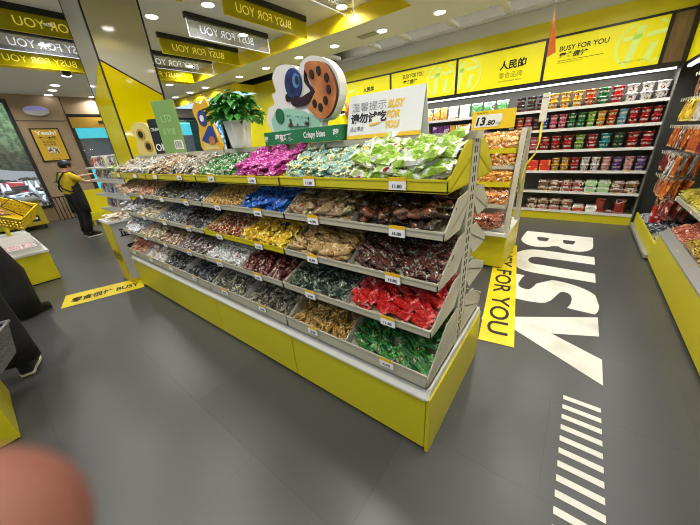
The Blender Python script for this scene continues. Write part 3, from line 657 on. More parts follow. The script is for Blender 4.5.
# fruit cut-out sign
cut = thing('snack_cutout', (-1.36, GC, ZT), 'die-cut display of blueberry and bitten round cookie on green plinth, on the shelf top', 'display sign')
Y0 = 1.335
def circ(cx, cz, r, n=20, rz=None, a0=0, a1=360): return [(cx+r*cos(radians(a0+(a1-a0)*i/n)), cz+(rz or r)*sin(radians(a0+(a1-a0)*i/n))) for i in range(n)]
def plate(pts, y, d, name, m, me=None, parent=cut):
    b = MB(); b.prism([(x, y, z) for x, z in pts], (0, d, 0), 0, 1 if me else None); return b.build(name, [m, me] if me else m, parent)
WS = mat('white_foam_board', 'e6e5e2', .6); MINT = mat('mint_print', '9ccdb8', .5)
sil = spline([(-1.62, 1.58), (-1.655, 1.64), (-1.625, 1.715), (-1.56, 1.735), (-1.57, 1.785), (-1.53, 1.80), (-1.545, 1.865), (-1.50, 1.912), (-1.43, 1.916), (-1.36, 1.90), (-1.322, 1.875), (-1.29, 1.905), (-1.216, 1.918), (-1.118, 1.883), (-1.055, 1.815), (-1.042, 1.735), (-1.075, 1.665), (-1.13, 1.615), (-1.19, 1.605), (-1.20, 1.55), (-1.4, 1.54), (-1.6, 1.54)], 4)
plate(sil, Y0, .06, 'backing', WS)
plate([(-1.60, 1.58), (-1.21, 1.58), (-1.19, 1.61), (-1.24, 1.64), (-1.34, 1.68), (-1.45, 1.70), (-1.56, 1.69), (-1.61, 1.65)], Y0-.002, .002, 'mint_ground', MINT)
plate(circ(-1.367, 1.813, .066, rz=.074), Y0-.012, .012, 'blueberry', noisy('blueberry_skin', '101c4a', '2c4a8c', 9., .3))
plate(circ(-1.335, 1.822, .028, 12, .036), Y0-.016, .004, 'blueberry_eye', mat('blueberry_light', '5484c0', .3))
plate(circ(-1.326, 1.822, .014, 10, .022), Y0-.018, .002, 'blueberry_pupil', BLACK)
COOK = noisy('cookie_top', 'cf8446', 'a85c2c', 7., .5)
CKX, CKZ = -1.165, 1.752
cko = spline([(-1.257, 1.862), (-1.233, 1.890), (-1.18, 1.885), (-1.11, 1.862), (-1.066, 1.802), (-1.050, 1.735), (-1.072, 1.672), (-1.11, 1.632), (-1.154, 1.617), (-1.20, 1.628), (-1.238, 1.656), (-1.270, 1.701)], 4)[:-4]
plate(cko+[(-1.195, 1.750)], Y0-.02, .02, 'cookie', COOK, mat('cookie_side', '4a2016', .6))
for x, z in ((-1.205, 1.83), (-1.155, 1.838), (-1.105, 1.80), (-1.098, 1.748), (-1.125, 1.70), (-1.165, 1.672), (-1.205, 1.695)): plate(circ(x, z, .013, 10, .021), Y0-.028, .008, 'seed', BLACK)
plate(spline([(-1.262, 1.865), (-1.25, 1.80), (-1.20, 1.755), (-1.235, 1.728), (-1.28, 1.70), (-1.34, 1.695), (-1.385, 1.705), (-1.40, 1.735), (-1.36, 1.752), (-1.32, 1.738), (-1.27, 1.75), (-1.235, 1.762), (-1.275, 1.81)], 3), Y0-.014, .012, 'chocolate_filling', mat('dark_chocolate', '2a1014', .2))
plate(circ(-1.427, 1.75, .018, 12, .022), Y0-.01, .01, 'small_berry', mat('near_black_berry', '20141c', .25))
plate(circ(-1.52, 1.664, .036, 14, .042), Y0-.01, .01, 'green_badge', mat('badge_green', '1a6a42', .4))
plate([(-1.455, 1.60), (-1.285, 1.592), (-1.278, 1.637), (-1.45, 1.662)], Y0-.014, .012, 'printed_pouch', noisy('pouch_print', '8fc9b8', '4a2818', 22., .4, mix=(.5, .55)))
PY = 1.315
gb = MB(); gb.box(-1.685, -1.046, PY, GC+.03, ZT, ZT+.078); gb.build('green_plinth', mat('banner_green', '1b7a4c', .45), cut, .002)
add_text('莓有巧趣', WHITE, (-1.575, PY-.001, ZT+.016), (1, 0, 0), (0, 0, 1), .046, .165, cut, bold=.04)
add_text('Crispy bites', WHITE, (-1.32, PY-.001, ZT+.016), (1, 0, 0), (0, 0, 1), .044, .17, cut, bold=.03)
add_text('莓', WHITE, (-1.095, PY-.001, ZT+.016), (1, 0, 0), (0, 0, 1), .044, .042, cut, bold=.04)
add_text('莓', WHITE, (-1.68, PY-.001, ZT+.016), (1, 0, 0), (0, 0, 1), .04, .035, cut, bold=.02)
# orange bag of chips behind the card
b = pillow(.2, .13, .05, 5); b.v = [Matrix.Translation((-1.085, GC+.12, ZT+.1)) @ Matrix.Rotation(pi/2, 4, 'Y') @ Matrix.Rotation(pi/2, 4, 'X') @ v for v in b.v]
tag(b.build('chip_bag', pack_mat('film_orange_bag', ['d98a2c', 'e8a848', 'b05a18', 'f0dcb0'], scale=4)), 'upright orange bag of chips between the cut-out and the notice card', 'chip bag')

# plant
pl = thing('potted_pothos', (-1.99, 1.365, ZT), 'bushy green trailing plant in a ribbed white pot on top of the long shelf', 'plant')
b = MB(); seg = 32; px_, py_ = -2.03, 1.365
prof = [(.064, 0), (.068, .01), (.09, .16), (.096, .165), (.096, .18), (.086, .18), (.082, .16)]
for i, (r, z) in enumerate(prof):
    for k in range(seg): rr = r*(1+(.03*(k % 2)) if 1 <= i <= 2 else 1); b.av((px_+rr*cos(2*pi*k/seg), py_+rr*sin(2*pi*k/seg), ZT+z))
for i in range(len(prof)-1):
    for k in range(seg): b.face((i*seg+k, i*seg+(k+1) % seg, (i+1)*seg+(k+1) % seg, (i+1)*seg+k), 0)
b.face(list(range(seg))[::-1]); b.face([6*seg+k for k in range(seg)])
b.build('pot', WHITE, pl)
LEAF = noisy('glossy_leaf', '2f7a30', '58a040', 6., .3, mix=(.35, .65)); lf = MB(); stems = MB(); rnd = random.Random(3)
for i in range(300):
    a = rnd.uniform(0, 2*pi); el = rnd.uniform(-.5, 1.4); R = rnd.uniform(.06, .165)
    p = Vector((px_+R*cos(a)*cos(el)*1.15, py_+R*sin(a)*cos(el)*.9, ZT+.235+max(-.045, R*sin(el)*.85)))
    L = rnd.uniform(.055, .09); W = L*.62
    d = Vector((cos(a+rnd.gauss(0, .5)), sin(a+rnd.gauss(0, .5)), rnd.uniform(-.9, .1))).normalized(); s_ = d.cross(Vector((0, 0, 1))).normalized(); n = s_.cross(d)
    ids = [lf.av(p+d*(u*L)+s_*(v*W)+n*w*L) for u, v, w in [(0, 0, 0), (.15, .38, .06), (.5, .5, .1), (.8, .25, .04), (1, 0, -.1), (.8, -.25, .04), (.5, -.5, .1), (.15, -.38, .06), (.5, 0, -.02)]]
    for k in range(8): lf.face((ids[8], ids[k], ids[(k+1) % 8]), 0, False)
    if i % 5 == 0: stems.tube([(px_, py_, ZT+.17), tuple((Vector((px_, py_, ZT+.24))+p)/2), tuple(p)], .003, seg=5)
lf.build('leaves', LEAF, pl); stems.build('stems', mat('stem_green', '5a8a3a', .6), pl)

# small boxes and pop displays at the far end of the top
def popbox(name, x, w, z1, d, m, label, rot=0., text=None, tm=None, side=BLACK):
    t = thing(name, (x, GC, ZT), label, 'display box'); T = Matrix.Translation((x, GC, ZT)) @ Matrix.Rotation(rot, 4, 'Z')
    b = MB(); b.T = T; b.box(-w/2, w/2, -d/2, d/2, 0, z1, 0); b.build('box', m, t, .002)
    X = T.to_3x3() @ Vector((1, 0, 0)); Yv = T.to_3x3() @ Vector((0, 1, 0))
    for s, u, v, h, ww, mm in (text or []): add_text(s, mm, T @ Vector((-w/2+u*w, -d/2-.001, v*z1)), X, (0, 0, 1), h, ww*w, t, bold=.02)
    return t, T
LG = mat('lime_carton', '7fa65e', .45)
GCX = -3.17
popbox('snack_carton', GCX, .215, .45, .035, LG, 'tall lime green carton with barcode standing on the far part of the shelf top', .5,
       [('LTD', .28, .60, .06, .5, mat('pale_green_ink', '9ccc86', .5)), ('好味道', .22, .36, .06, .6, MATS['pale_green_ink'])])
popbox('snack_carton', -3.42, .17, .32, .05, mat('black_carton', '1c2026', .4), 'short black carton with white lettering between the green carton and bee cut-out', .4,
       [('CRUNCH', .1, .66, .03, .8, WHITE), ('OM', .1, .08, .07, .8, WHITE)])
bee = thing('bee_cutout', (-3.72, GC, ZT), 'cream and yellow rounded cut-out sign left of the black carton', 'display sign')
T = Matrix.Translation((-3.70, GC-.05, ZT)) @ Matrix.Rotation(.3, 4, 'Z')
def tplate(pts, y, d, name, m, parent):
    b = MB(); b.T = T; b.prism([(x, y, z) for x, z in pts], (0, d, 0)); return b.build(name, m, parent)
tplate(spline([(-.11, 0), (-.15, .08), (-.12, .16), (-.16, .24), (-.09, .31), (.06, .30), (.13, .22), (.11, .13), (.16, .06), (.14, 0)]), 0, .03, 'board', mat('cream_board', 'd8c878', .5), bee)
for x, z in ((-.03, .20), (.03, .08)):
    tplate(circ(x, z, .06, 12, .055), -.005, .005, 'ring', mat('honey_print', 'b8922c', .5), bee); tplate(circ(x, z, .035, 10, .035), -.008, .003, 'dark_centre', BLACK, bee)
# bin "green barcode"
b = MB(); T = Matrix.Translation((GCX, GC, ZT)) @ Matrix.Rotation(.5, 4, 'Z'); b.T = T
b.box(.02, .11, -.0195, -.018, .03, .11, 0)
for k in range(8): b.box(.028+.009*k, .028+.009*k+(.003 if k % 3 else .005), -.0203, -.0195, .04, .10, 1)
b.build('barcode_label', [WHITE, INK], [o for o in bpy.data.objects if o.get('label', '').startswith('tall lime green')][0])
cb = thing('cookie_cutout', (-2.475, 1.37, ZT), 'yellow and blue die-cut snack display left of the plant pot', 'display sign')
T = Matrix.Translation((-2.475, 1.37, ZT)) @ Matrix.Rotation(.15, 4, 'Z')
tplate(spline([(-.1, 0), (-.11, .12), (-.09, .2), (-.12, .3), (-.07, .36), (0, .34), (.05, .37), (.09, .3), (.07, .2), (.11, .1), (.12, 0)]), 0, .03, 'board', mat('warm_yellow_board', 'e6b01c', .5), cb)
tplate(circ(-.02, .24, .055, 14, .06), -.004, .004, 'blue_disc', mat('deep_blue_print', '24408c', .4), cb)
tplate([(-.09, .08), (.03, .18), (.08, .18), (.1, .06), (.02, .03)], -.004, .004, 'blue_patch', MATS['deep_blue_print'], cb)
tplate(circ(-.02, .24, .025, 10), -.008, .004, 'white_spot', WHITE, cb); tplate(circ(.04, .07, .035, 12), -.008, .004, 'cookie', COOK, cb)
tplate([(-.09, .005), (.11, .005), (.11, .03), (-.05, .06)], -.004, .004, 'pale_foot', mat('cream_board', 'e6dcae', .5), cb)

# ---------------------------------------------------------------- second gondola (bread) behind
IX, IY0, IY1, IC = -.48, 3.42, 4.28, 3.85
isl = thing('bread_shelf', (-1.4, IC, 0), 'second yellow and grey shelf of orange bread packs behind the long snack shelf', 'display shelf')
MB().box(-2.36, IX, IY0, IY1, .02, .39).build('base', YEL, isl, .004); MB().box(-2.34, IX-.02, IY0+.02, IY1-.02, 0, .02).build('kick_plate', BLACK, isl)
b = MB(); b.prism([(-2.36, IY0-.16, .44), (-2.36, IY0-.16, .475), (-2.36, IY0-.12, .475), (-2.36, IY0, .41), (-2.36, IY1, .41), (-2.36, IY1, .39), (-2.36, IY0-.01, .39)], (2.36+IX, 0, 0)); b.build('deck_tray', RAIL, isl)
for x in (IX-.05, -1.42, -2.36):
    b = MB()
    b.prism([(x, 3.46, .41), (x, 3.54, .41), (x, 3.76, 1.49), (x, 3.68, 1.49)], (.05, 0, 0), 0); b.prism([(x, 4.24, .41), (x, 4.16, .41), (x, 3.94, 1.49), (x, 4.02, 1.49)], (.05, 0, 0), 0)
    b.box(x, x+.05, 3.68, 4.02, 1.46, 1.5)
    if x > -1:
        for j in range(22):
            z = .47+j*.046; yy = 3.5+(z-.41)*.2037
            for q in (-.014, .010): b.box(x+.05, x+.0512, yy+q-.006, yy+q+.006, z, z+.026, 1)
    b.build('post', [GREYM, INK], isl)
MB().box(-2.34, IX-.05, IC-.01, IC+.01, .41, 1.47).build('back_panel', GREYM, isl)
BR = [pack_mat('bread_orange', ['e2a050', 'f2dcb8', 'c86c28', 'f4f0e8'], scale=9, rough=.2), pack_mat('bread_green', ['d98c48', 'e8c090', '4f7a34', 'f0e8e0'], scale=8, rough=.2),
      pack_mat('bread_amber', ['dd9434', 'eec070', 'b46820', 'f2eee8'], scale=8, rough=.2), pack_mat('bread_mix', ['d28a4a', 'f0e0c8', 'a04c24', '6a3c28'], scale=10, rough=.2), pack_mat('egg_tray', ['8a4c38', 'b87860', '5a2c20', 'e0d0c4'], scale=9, rough=.2)]
ROWS = [(3.60, 1.26, YELT, .05, 0), (3.58, 1.10, GREYM, .035, 1), (3.52, .92, YELT, .05, 2), (3.46, .70, GREYM, .04, 3), (3.28, .475, None, 0, 4)]
RD = ['small orange bread bun pack', 'orange cake pack with green rim', 'amber bread roll pack', 'mixed brown and white bread pack', 'brown egg-shaped snack pack']
for ri, (ry, rz, rm, rh, mi) in enumerate(ROWS):
    for bx0, bx1 in ((-1.37, IX-.055), (-2.31, -1.42)):
        if rm:
            b = MB(); b.prism([(bx0, ry, rz), (bx0, ry, rz+rh), (bx0, ry+.005, rz+rh), (bx0, ry+.005, rz+.006), (bx0, ry+.25, rz+.09), (bx0, ry+.25, rz+.08), (bx0, ry, rz-.004)], (bx1-bx0, 0, 0))
            for xx in (bx0, bx1-.004): b.prism([(xx, ry, rz), (xx, ry, rz+rh), (xx, ry+.15, rz+.14), (xx, ry+.25, rz+.15), (xx, ry+.25, rz)], (.004, 0, 0))
            o = b.build('tray', rm, isl)
        else: o = isl
    heap(['bun_pack', 'muffin_pack', 'roll_pack', 'bread_pack', 'egg_roll_pack'][ri], BR[mi], (.085, .065, .045) if mi != 4 else (.09, .07, .045), 'bag', -1.30, IX-.06, ry+.01, ry+.23, rz+.015, .3 if mi != 4 else .12, '%s on the %s row of the second shelf' % (RD[mi], ['top', 'second', 'third', 'fourth', 'lowest'][ri]), 'bread pack', 'bread packs, %s row' % ['top', 'second', 'third', 'fourth', 'lowest'][ri], 3, 'x', seed=40+ri, fill=1.05)
# price sign on it
ps = thing('price_sign', (-.80, 3.62, 1.5), 'yellow and white price sign reading 13.80 on top of the second shelf', 'price sign')
sy0 = 3.66; MB().box(-1.03, -.60, sy0, sy0+.006, 1.505, 1.69).build('board', mat('sign_yellow', 'ecc81e', .5), ps)
MB().prism([(-1.0, sy0, 1.53), (-.76, sy0, 1.53), (-.72, sy0, 1.60), (-.73, sy0, 1.65), (-.98, sy0, 1.65)], (0, -.003, 0)).build('white_panel', WHITE, ps)
add_text('13', INK, (-.985, sy0-.004, 1.545), (1, 0, 0), (0, 0, 1), .085, .10, ps, bold=.04, shear=.2)
add_text('.80', INK, (-.88, sy0-.004, 1.545), (1, 0, 0), (0, 0, 1), .05, .09, ps, bold=.03, shear=.2)
add_text('元/500g', INK, (-.785, sy0-.004, 1.55), (1, 0, 0), (0, 0, 1), .022, .05, ps)
add_text('零食很忙', INK, (-.985, sy0-.004, 1.66), (1, 0, 0), (0, 0, 1), .016, .12, ps)
# sign holder on curved yellow stem at its end
sh = thing('sign_holder', (-.46, 3.9, 1.0), 'upright white card holder on a bent yellow stem clipped to the second shelf end', 'card holder')
MB().tube([(-.455, 3.62, .84), (-.455, 3.64, 1.0), (-.45, 3.72, 1.12), (-.40, 3.92, 1.22), (-.385, 3.98, 1.34), (-.39, 4.0, 1.56)], .011, seg=8).build('stem', YELT, sh)
MB().box(-.425, -.36, 3.985, 4.015, 1.54, 1.81).build('card_sleeve', mat('cream_sleeve', 'dcdad0', .4), sh, .006)
add_text('加价购', INK, (-.418, 3.984, 1.76), (1, 0, 0), (0, 0, 1), .014, .05, sh)

# ---------------------------------------------------------------- back wall shelving
BX1 = .80; BX0 = -4.66; BYF = 5.94
bs = thing('wall_shelving', (-1.9, 6.15, 0), 'long dark wall shelving with six white-edged shelves along the back wall', 'wall shelf')
SZ = [1.72, 1.43, 1.12, .80, .475, .16]
for z in SZ:
    b = MB(); b.box(BX0, BX1, BYF, YB-.01, z-.012, z, 1); b.box(BX0, BX1, BYF-.012, BYF, z-.028, z+.012, 0); o = b.build('shelf', [RAIL, DARKM], bs)
    for k in range(5):
        price_tag(.62-.42*k-.1*random.random(), BYF-.012, z-.024, o, w=.07, h=.03)
MB().box(BX0, BX1, BYF, YB-.01, 0, .128).build('base', YEL, bs)
b = MB(); b.box(BX0, BX1, BYF-.02, YB-.01, 2.07, 2.11, 1); b.build('canopy', [RAIL, BLACK], bs)
MB().box(BX0, .77, BYF-.03, BYF+.005, 2.045, 2.068).build('light_rail', mat('led_tube', 'ffffff', .4, emit='f6f8ff', estr=1.3), bs)
MB().box(BX1, BX1+.02, BYF+.02, YB-.01, 0, 2.07).build('side_panel', DARKM, bs)
l = bpy.data.lights.new('shelf_lamp', 'AREA'); l.shape = 'RECTANGLE'; l.size = 5.3; l.size_y = .03; l.energy = 26; l.color = (.97, .98, 1)
o = bpy.data.objects.new('shelf_lamp', l); COL.objects.link(o); o.location = (-1.95, BYF-.04, 2.03); o.rotation_euler = (radians(35), 0, 0)
# illuminated banners over the shelves
BAN = mat('backlit_yellow', 'e6dc00', .4, emit='e2d800', estr=.28); PALE = mat('pale_lime_print', 'cfe27a', .5, emit='cfe27a', estr=.28)
fr = MB(); z0, z1 = 2.125, 2.655
for x in (-4.64, -3.325, -2.0, -.69, .6): fr.box(x-.018, x+.018, BYF-.012, BYF+.02, z0, z1)
fr.box(-4.66, XR-.9, BYF-.012, BYF+.02, z1-.005, z1+.02); fr.box(-4.66, .85, BYF-.012, BYF+.02, 2.11, z0+.005)
struct('trim_21', fr, BLACK)
bl = []
bn = ['leftmost yellow banner over the wall shelves, partly hidden by the notice card', 'yellow wall banner with pale round emblem behind the top of the notice card', 'yellow wall banner with three large black characters over the price sign', 'rightmost yellow wall banner with black slogan and pale round emblem']
for k, (xa, xb) in enumerate([(-4.62, -3.343), (-3.307, -2.018), (-1.982, -.708), (-.672, .582)]):
    t = thing('wall_banner', ((xa+xb)/2, BYF, z0), bn[k], 'banner', 'yellow banners over the wall shelves')
    MB().box(xa, xb, BYF, BYF+.02, z0+.005, z1-.005).build('face', BAN, t); bl.append(t)
    def em(cx, cz, r, clip0=xa, clip1=xb):
        b = MB(); N = 40
        for i in range(N):
            a, c2 = 2*pi*i/N, 2*pi*(i+1)/N
            q = [(cx+r*cos(a), cz+r*sin(a)), (cx+r*cos(c2), cz+r*sin(c2)), (cx+r*.9*cos(c2), cz+r*.9*sin(c2)), (cx+r*.9*cos(a), cz+r*.9*sin(a))]
            if all(clip0 <= x <= clip1 and z0+.01 < z < z1-.01 for x, z in q): b.face([b.av((x, BYF-.002, z)) for x, z in q])
        for q in [[(-.16, -.2), (-.08, -.2), (.0, .2), (-.08, .2)], [(-.2, .05), (-.02, .07), (-.02, .12), (-.2, .10)], [(.02, .06), (.2, .08), (.2, .13), (.02, .11)], [(.03, -.2), (.1, -.2), (.15, .0), (.08, .0)]]:
            q2 = [(min(max(cx+x, clip0), clip1), cz+z) for x, z in q]
            if len(set(q2)) > 2 and not all(p[0] in (clip0, clip1) for p in q2): b.face([b.av((x, BYF-.002, z)) for x, z in q2])
        b.build('round_emblem', PALE, t)
    if k in (1, 3): em(xb-.27 if k == 1 else xb-.2, 2.39, .27)
    if k == 2: em(xa+.12, 2.39, .27); em(xa+.12, 2.39, .27) if False else None
    if k == 0: em(xa+.2, 2.39, .27)
    t_ = t
add_text('BUSY FOR YOU', INK, (-3.05, BYF-.003, 2.52), (1, 0, 0), (0, 0, 1), .07, .42, bl[1], bold=.01)
add_text('零食很忙', INK, (-3.05, BYF-.003, 2.42), (1, 0, 0), (0, 0, 1), .075, .3, bl[1], bold=.03, shear=.2)
add_text('人民的', INK, (-1.31, BYF-.003, 2.37), (1, 0, 0), (0, 0, 1), .13, .38, bl[2], bold=.035)
add_text('零食品牌', mat('olive_outline_ink', 'a8a000', .6), (-1.31, BYF-.003, 2.25), (1, 0, 0), (0, 0, 1), .085, .34, bl[2])
add_text('THE PEOPLE SNACK BRAND', INK, (-1.31, BYF-.003, 2.205), (1, 0, 0), (0, 0, 1), .016, .34, bl[2])
add_text('BUSY FOR YOU', INK, (-.52, BYF-.003, 2.475), (1, 0, 0), (0, 0, 1), .062, .55, bl[3], bold=.012)
add_text('零食很忙', INK, (-.52, BYF-.003, 2.385), (1, 0, 0), (0, 0, 1), .072, .34, bl[3], bold=.035, shear=.2)
MB().box(-.52, .0, BYF-.004, BYF-.002, 2.355, 2.359).build('rule_line', INK, bl[3])
add_text('来自中国的零食品牌 WE ARE BUSY', INK, (-.52, BYF-.003, 2.325), (1, 0, 0), (0, 0, 1), .014, .3, bl[3])
add_text('WE ARE BUSY FOR YOU', MATS['olive_outline_ink'], (.18, BYF-.005, 2.2), (1, 0, 0), (0, 0, 1), .016, .28, bl[3])
add_text('人民的', INK, (-4.0, BYF-.003, 2.42), (1, 0, 0), (0, 0, 1), .09, .28, bl[0], bold=.035)
struct('trim_22', MB().box(.618, .79, BYF-.002, BYF+.03, 2.12, 2.66), WOOD)
struct('trim_23', MB().box(.79, .83, BYF-.02, BYF+.03, 2.05, 2.7), BLACK)

# goods on the wall shelves
def cup_mesh(name, r, h, m_body, m_lid):
    b = MB(); b.lathe([(r*.74, 0), (r*.78, .004), (r*.97, h*.9), (r*1.04, h*.91), (r*1.04, h*.96), (r*.99, h), (r*.9, h*.99)], (0, 0, 0), 18, [0, 0, 1, 1, 1, 1, 1]); return b.mesh(name, [m_body, m_lid])
def cupmat(name, base, band, blob_):
    if name in MATS: return MATS[name]
    m = mat(name, base, .3); nt = m.node_tree; b = nt.nodes['Principled BSDF']; L = nt.links.new
    tc = nt.nodes.new('ShaderNodeTexCoord'); sp = nt.nodes.new('ShaderNodeSeparateXYZ'); L(tc.outputs['Generated'], sp.inputs[0])
    r = nt.nodes.new('ShaderNodeValToRGB'); r.color_ramp.interpolation = 'CONSTANT'; e = r.color_ramp.elements
    e[0].color = lin(base); e[1].position = .42; e[1].color = lin(band); q = e.new(.66); q.color = lin(base)
    L(sp.outputs[2], r.inputs[0])
    n = nt.nodes.new('ShaderNodeTexNoise'); n.inputs['Scale'].default_value = 5.; n.inputs['Detail'].default_value = 3; L(tc.outputs['Generated'], n.inputs[0])
    r2 = nt.nodes.new('ShaderNodeValToRGB'); r2.color_ramp.interpolation = 'CONSTANT'; r2.color_ramp.elements[0].color = (0, 0, 0, 1); r2.color_ramp.elements[1].position = .56; r2.color_ramp.elements[1].color = (1, 1, 1, 1); L(n.outputs[0], r2.inputs[0])
    mx = nt.nodes.new('ShaderNodeMix'); mx.data_type = 'RGBA'; L(r2.outputs[0], mx.inputs[0]); L(r.outputs[0], mx.inputs[6]); mx.inputs[7].default_value = lin(blob_)
    L(mx.outputs[2], b.inputs['Base Color']); return m
CC = {'white': ('e4e0dc', 'f2efec', '6a2a1c'), 'red': ('b81c1c', 'e8d8d0', '5c0c0c'), 'green': ('2c7a3a', 'd8e0d0', '123c1c'), 'orange-red': ('cc4c1e', 'e8d0a0', '6a1c0c'), 'yellow': ('d8a81c', 'f0e8d0', 'a8341c'),
      'pink': ('d05a78', 'f0dcd8', '98243c'), 'lime': ('86b83a', 'e8ecd0', '3c6a1c'), 'cyan': ('58a8c0', 'e0ecec', 'a8843c'), 'teal': ('2c98a0', 'd0e4e0', '144c54'), 'dark green': ('1c4c34', 'c8c8a0', '0c2418'),
      'pale pink': ('e0a8a4', 'f0e0dc', 'b04c48'), 'purple': ('5c3c78', 'd8c8e0', 'a87ca8'), 'blue': ('2c58a8', 'e0e8f0', '12285c'), 'black': ('24242a', '88a098', 'a83428'), 'brown': ('6a4428', 'd8c8b0', '341c0c')}
CM = {}
def cup_of(col, r, h):
    k = (col, r, h)
    if k not in CM: CM[k] = cup_mesh('noodle_cup', r, h, cupmat('cup_'+col.replace(' ', '_'), *CC[col]), cupmat('lid_'+col.replace(' ', '_'), CC[col][0], CC[col][1], CC[col][1]) if col != 'white' else WHITE)
    return CM[k]
SHN = ['top', 'second', 'third', 'fourth', 'fifth', 'lowest']
def cups(si, items, r, h, x_start, step, lbl):
    for i, colr in enumerate(items):
        x = x_start-step*i
        if colr is None: continue
        for lv in (1, 0):
            o = bpy.data.objects.new('noodle_cup', cup_of(colr, r, h)); COL.objects.link(o)
            o.location = (x, BYF+r+.03, SZ[si]+.001+lv*(h+.001)); o.rotation_euler = (0, 0, i*1.3+lv)
            tag(o, '%s %s, %s of its pair, %s from right on %s wall shelf' % (colr, lbl, 'upper' if lv else 'lower', ORDN(i), SHN[si]), 'noodle cup', 'noodle cups on the %s wall shelf' % SHN[si])
def ORDN(i):
    s = ['first', 'second', 'third', 'fourth', 'fifth', 'sixth', 'seventh', 'eighth', 'ninth', 'tenth', 'eleventh', 'twelfth', 'thirteenth', 'fourteenth', 'fifteenth', 'sixteenth', 'seventeenth', 'eighteenth', 'nineteenth', 'twentieth']
    return s[i] if i < 20 else 'number %d' % (i+1)
# top shelf: bowls
cups(0, ['white', 'white', 'white', 'red', 'green', 'orange-red', 'yellow', 'yellow', 'yellow', 'black', 'black', 'black'], .066, .11, .715, .150, 'noodle bowl')
cups(1, ['red', 'red', 'red', 'cyan', 'orange-red', 'yellow', 'lime', 'green', 'green', 'pink', 'pink', 'blue', 'black', 'pink', 'orange-red', 'brown'], .050, .105, .735, .117, 'noodle cup')
cups(2, ['red', 'red', 'dark green', 'teal', 'red', 'lime', 'red', 'red', 'red', 'pink'], .062, .105, .715, .152, 'noodle bowl')
cups(3, ['purple', 'pale pink', 'purple', 'pale pink', 'white', 'white', 'red', 'yellow', 'yellow'], .056, .1, .725, .128, 'noodle cup')
def box_goods(name, si, x0, n, step, w, h, d, m, lbl, grp, levels=1, bev=.006, z=None, cat='box'):
    me = None
    for i in range(n):
        for lv in range(levels):
            if me is None:
                b = MB(); b.box(-w/2, w/2, 0, d, 0, h); o = b.build(name, m, None, bev); me = o
                o.location = (0, 0, 0)
                for v in o.data.vertices: v.co = v.co
            else:
                o = me.copy(); COL.objects.link(o)
            o.location = (x0-step*i, BYF+.02+d/2, SZ[si]+.001+lv*(h+.002))
            tag(o, '%s, %s%s from right, on the %s wall shelf' % (lbl, ('upper ' if lv else 'lower ') if levels > 1 else '', ORDN(i), SHN[si]), cat, grp)
box_goods('noodle_box', 3, -.44, 4, .17, .15, .085, .14, pack_mat('box_fire', ['c8301c', 'e8a020', '7a140c', 'f0d8a0'], scale=4), 'orange and red noodle box', 'orange red noodle boxes', 2)
# fifth shelf: trays and round green tubs
def tub(name, si, x, w, h, d, m, lid, lbl, grp, seg=4):
    b = MB(); b.lathe([(w*.4, 0), (w*.5, h*.75), (w*.53, h*.78), (w*.53, h*.85), (w*.45, h)], (0, 0, 0), 20 if seg > 4 else 4, [0, 1, 1, 1, 1], 1, d/w)
    if seg == 4:
        T = Matrix.Rotation(pi/4, 4, 'Z'); b.v = [(T @ Vector((v.x*1.3, v.y*1.3/(d/w), 0))) for v in b.v] if False else [Vector(v) for v in b.v]
    o = b.build(name, [m, lid]); o.location = (x, BYF+.03+w*.5, SZ[si]+.001); tag(o, lbl, 'food tub', grp)
    return o
GT = pack_mat('tub_green', ['9cc48a', 'dce8d0', '5c9048', 'f0f4e8'], scale=4); BT = pack_mat('tray_brown', ['6a4830', 'a88058', 'd8c8b0', '2c1c10'], scale=5, rough=.2); RT = pack_mat('tray_redpink', ['9a4a44', 'd8a8a0', '5c2420', 'c8d0a0'], scale=5, rough=.2)
TRAYTOP = pack_mat('tray_food_seen', ['5c3826', 'a87850', '8c2c20', 'c8b890'], scale=12, rough=.12); TRAYRIM = mat('tray_rim', 'c8c4bc', .3)
def WB_(): return MATS.get('white_meal_box')
def ftray(x, si, m, lbl, grp, w=.15, h=.09, lv=0, zoff=0):
    b = MB(); b.prism([(-w*.42, 0, 0), (w*.42, 0, 0), (w*.5, 0, h*.55), (-w*.5, 0, h*.55)], (0, .13, 0), 0); b.box(-w*.52, w*.52, -.003, .133, h*.55, h*.62, 2)
    b.prism([(-w*.48, 0, h*.62), (w*.48, 0, h*.62), (w*.42, .02, h), (-w*.42, .02, h)], (0, .11, 0), 1); b.box(-w*.26, w*.2, -.006, .002, h*.66, h*.9, 2)
    o = b.build('food_tray', [m, m if m in (GT, WB_()) else TRAYTOP, TRAYRIM], None)
    o.location = (x, BYF+.1, SZ[si]+.001+zoff); tag(o, lbl, 'food tray', grp)
for i, (m, nm) in enumerate([(BT, 'brown meal tray with white print'), (BT, 'brown meal tray with white print'), (GT, 'pale green tub'), (GT, 'pale green tub'), (RT, 'reddish meal tray'), (RT, 'reddish meal tray'), (BT, 'dark meal tray'), (BT, 'dark meal tray')]):
    for lv in (0, 1):
        ftray(.70-.158*i, 4, m, '%s, %s, %s from right on fifth wall shelf' % (nm, 'upper' if lv else 'lower', ORDN(i)), 'meal trays on the fifth wall shelf', zoff=lv*.095, h=.09)
RB = pack_mat('bag_red_noodle', ['9c2c20', 'c04834', 'e8d8c8', '5c140c'], scale=4)
def upbag(x, y, z, w, h, m, label, name='snack_bag', cat='snack bag', grp=None, seed=1, yaw_=0., th=.05):
    b = pillow(h, w, th, seed); T = Matrix.Translation((x, y, z+h/2*.99)) @ Matrix.Rotation(yaw_, 4, 'Z') @ Matrix.Rotation(-.12, 4, 'X') @ Matrix.Rotation(pi/2, 4, 'Z') @ Matrix.Rotation(pi/2, 4, 'Y')
    b.v = [T @ v for v in b.v]; o = b.build(name, m); tag(o, label, cat, grp); return o
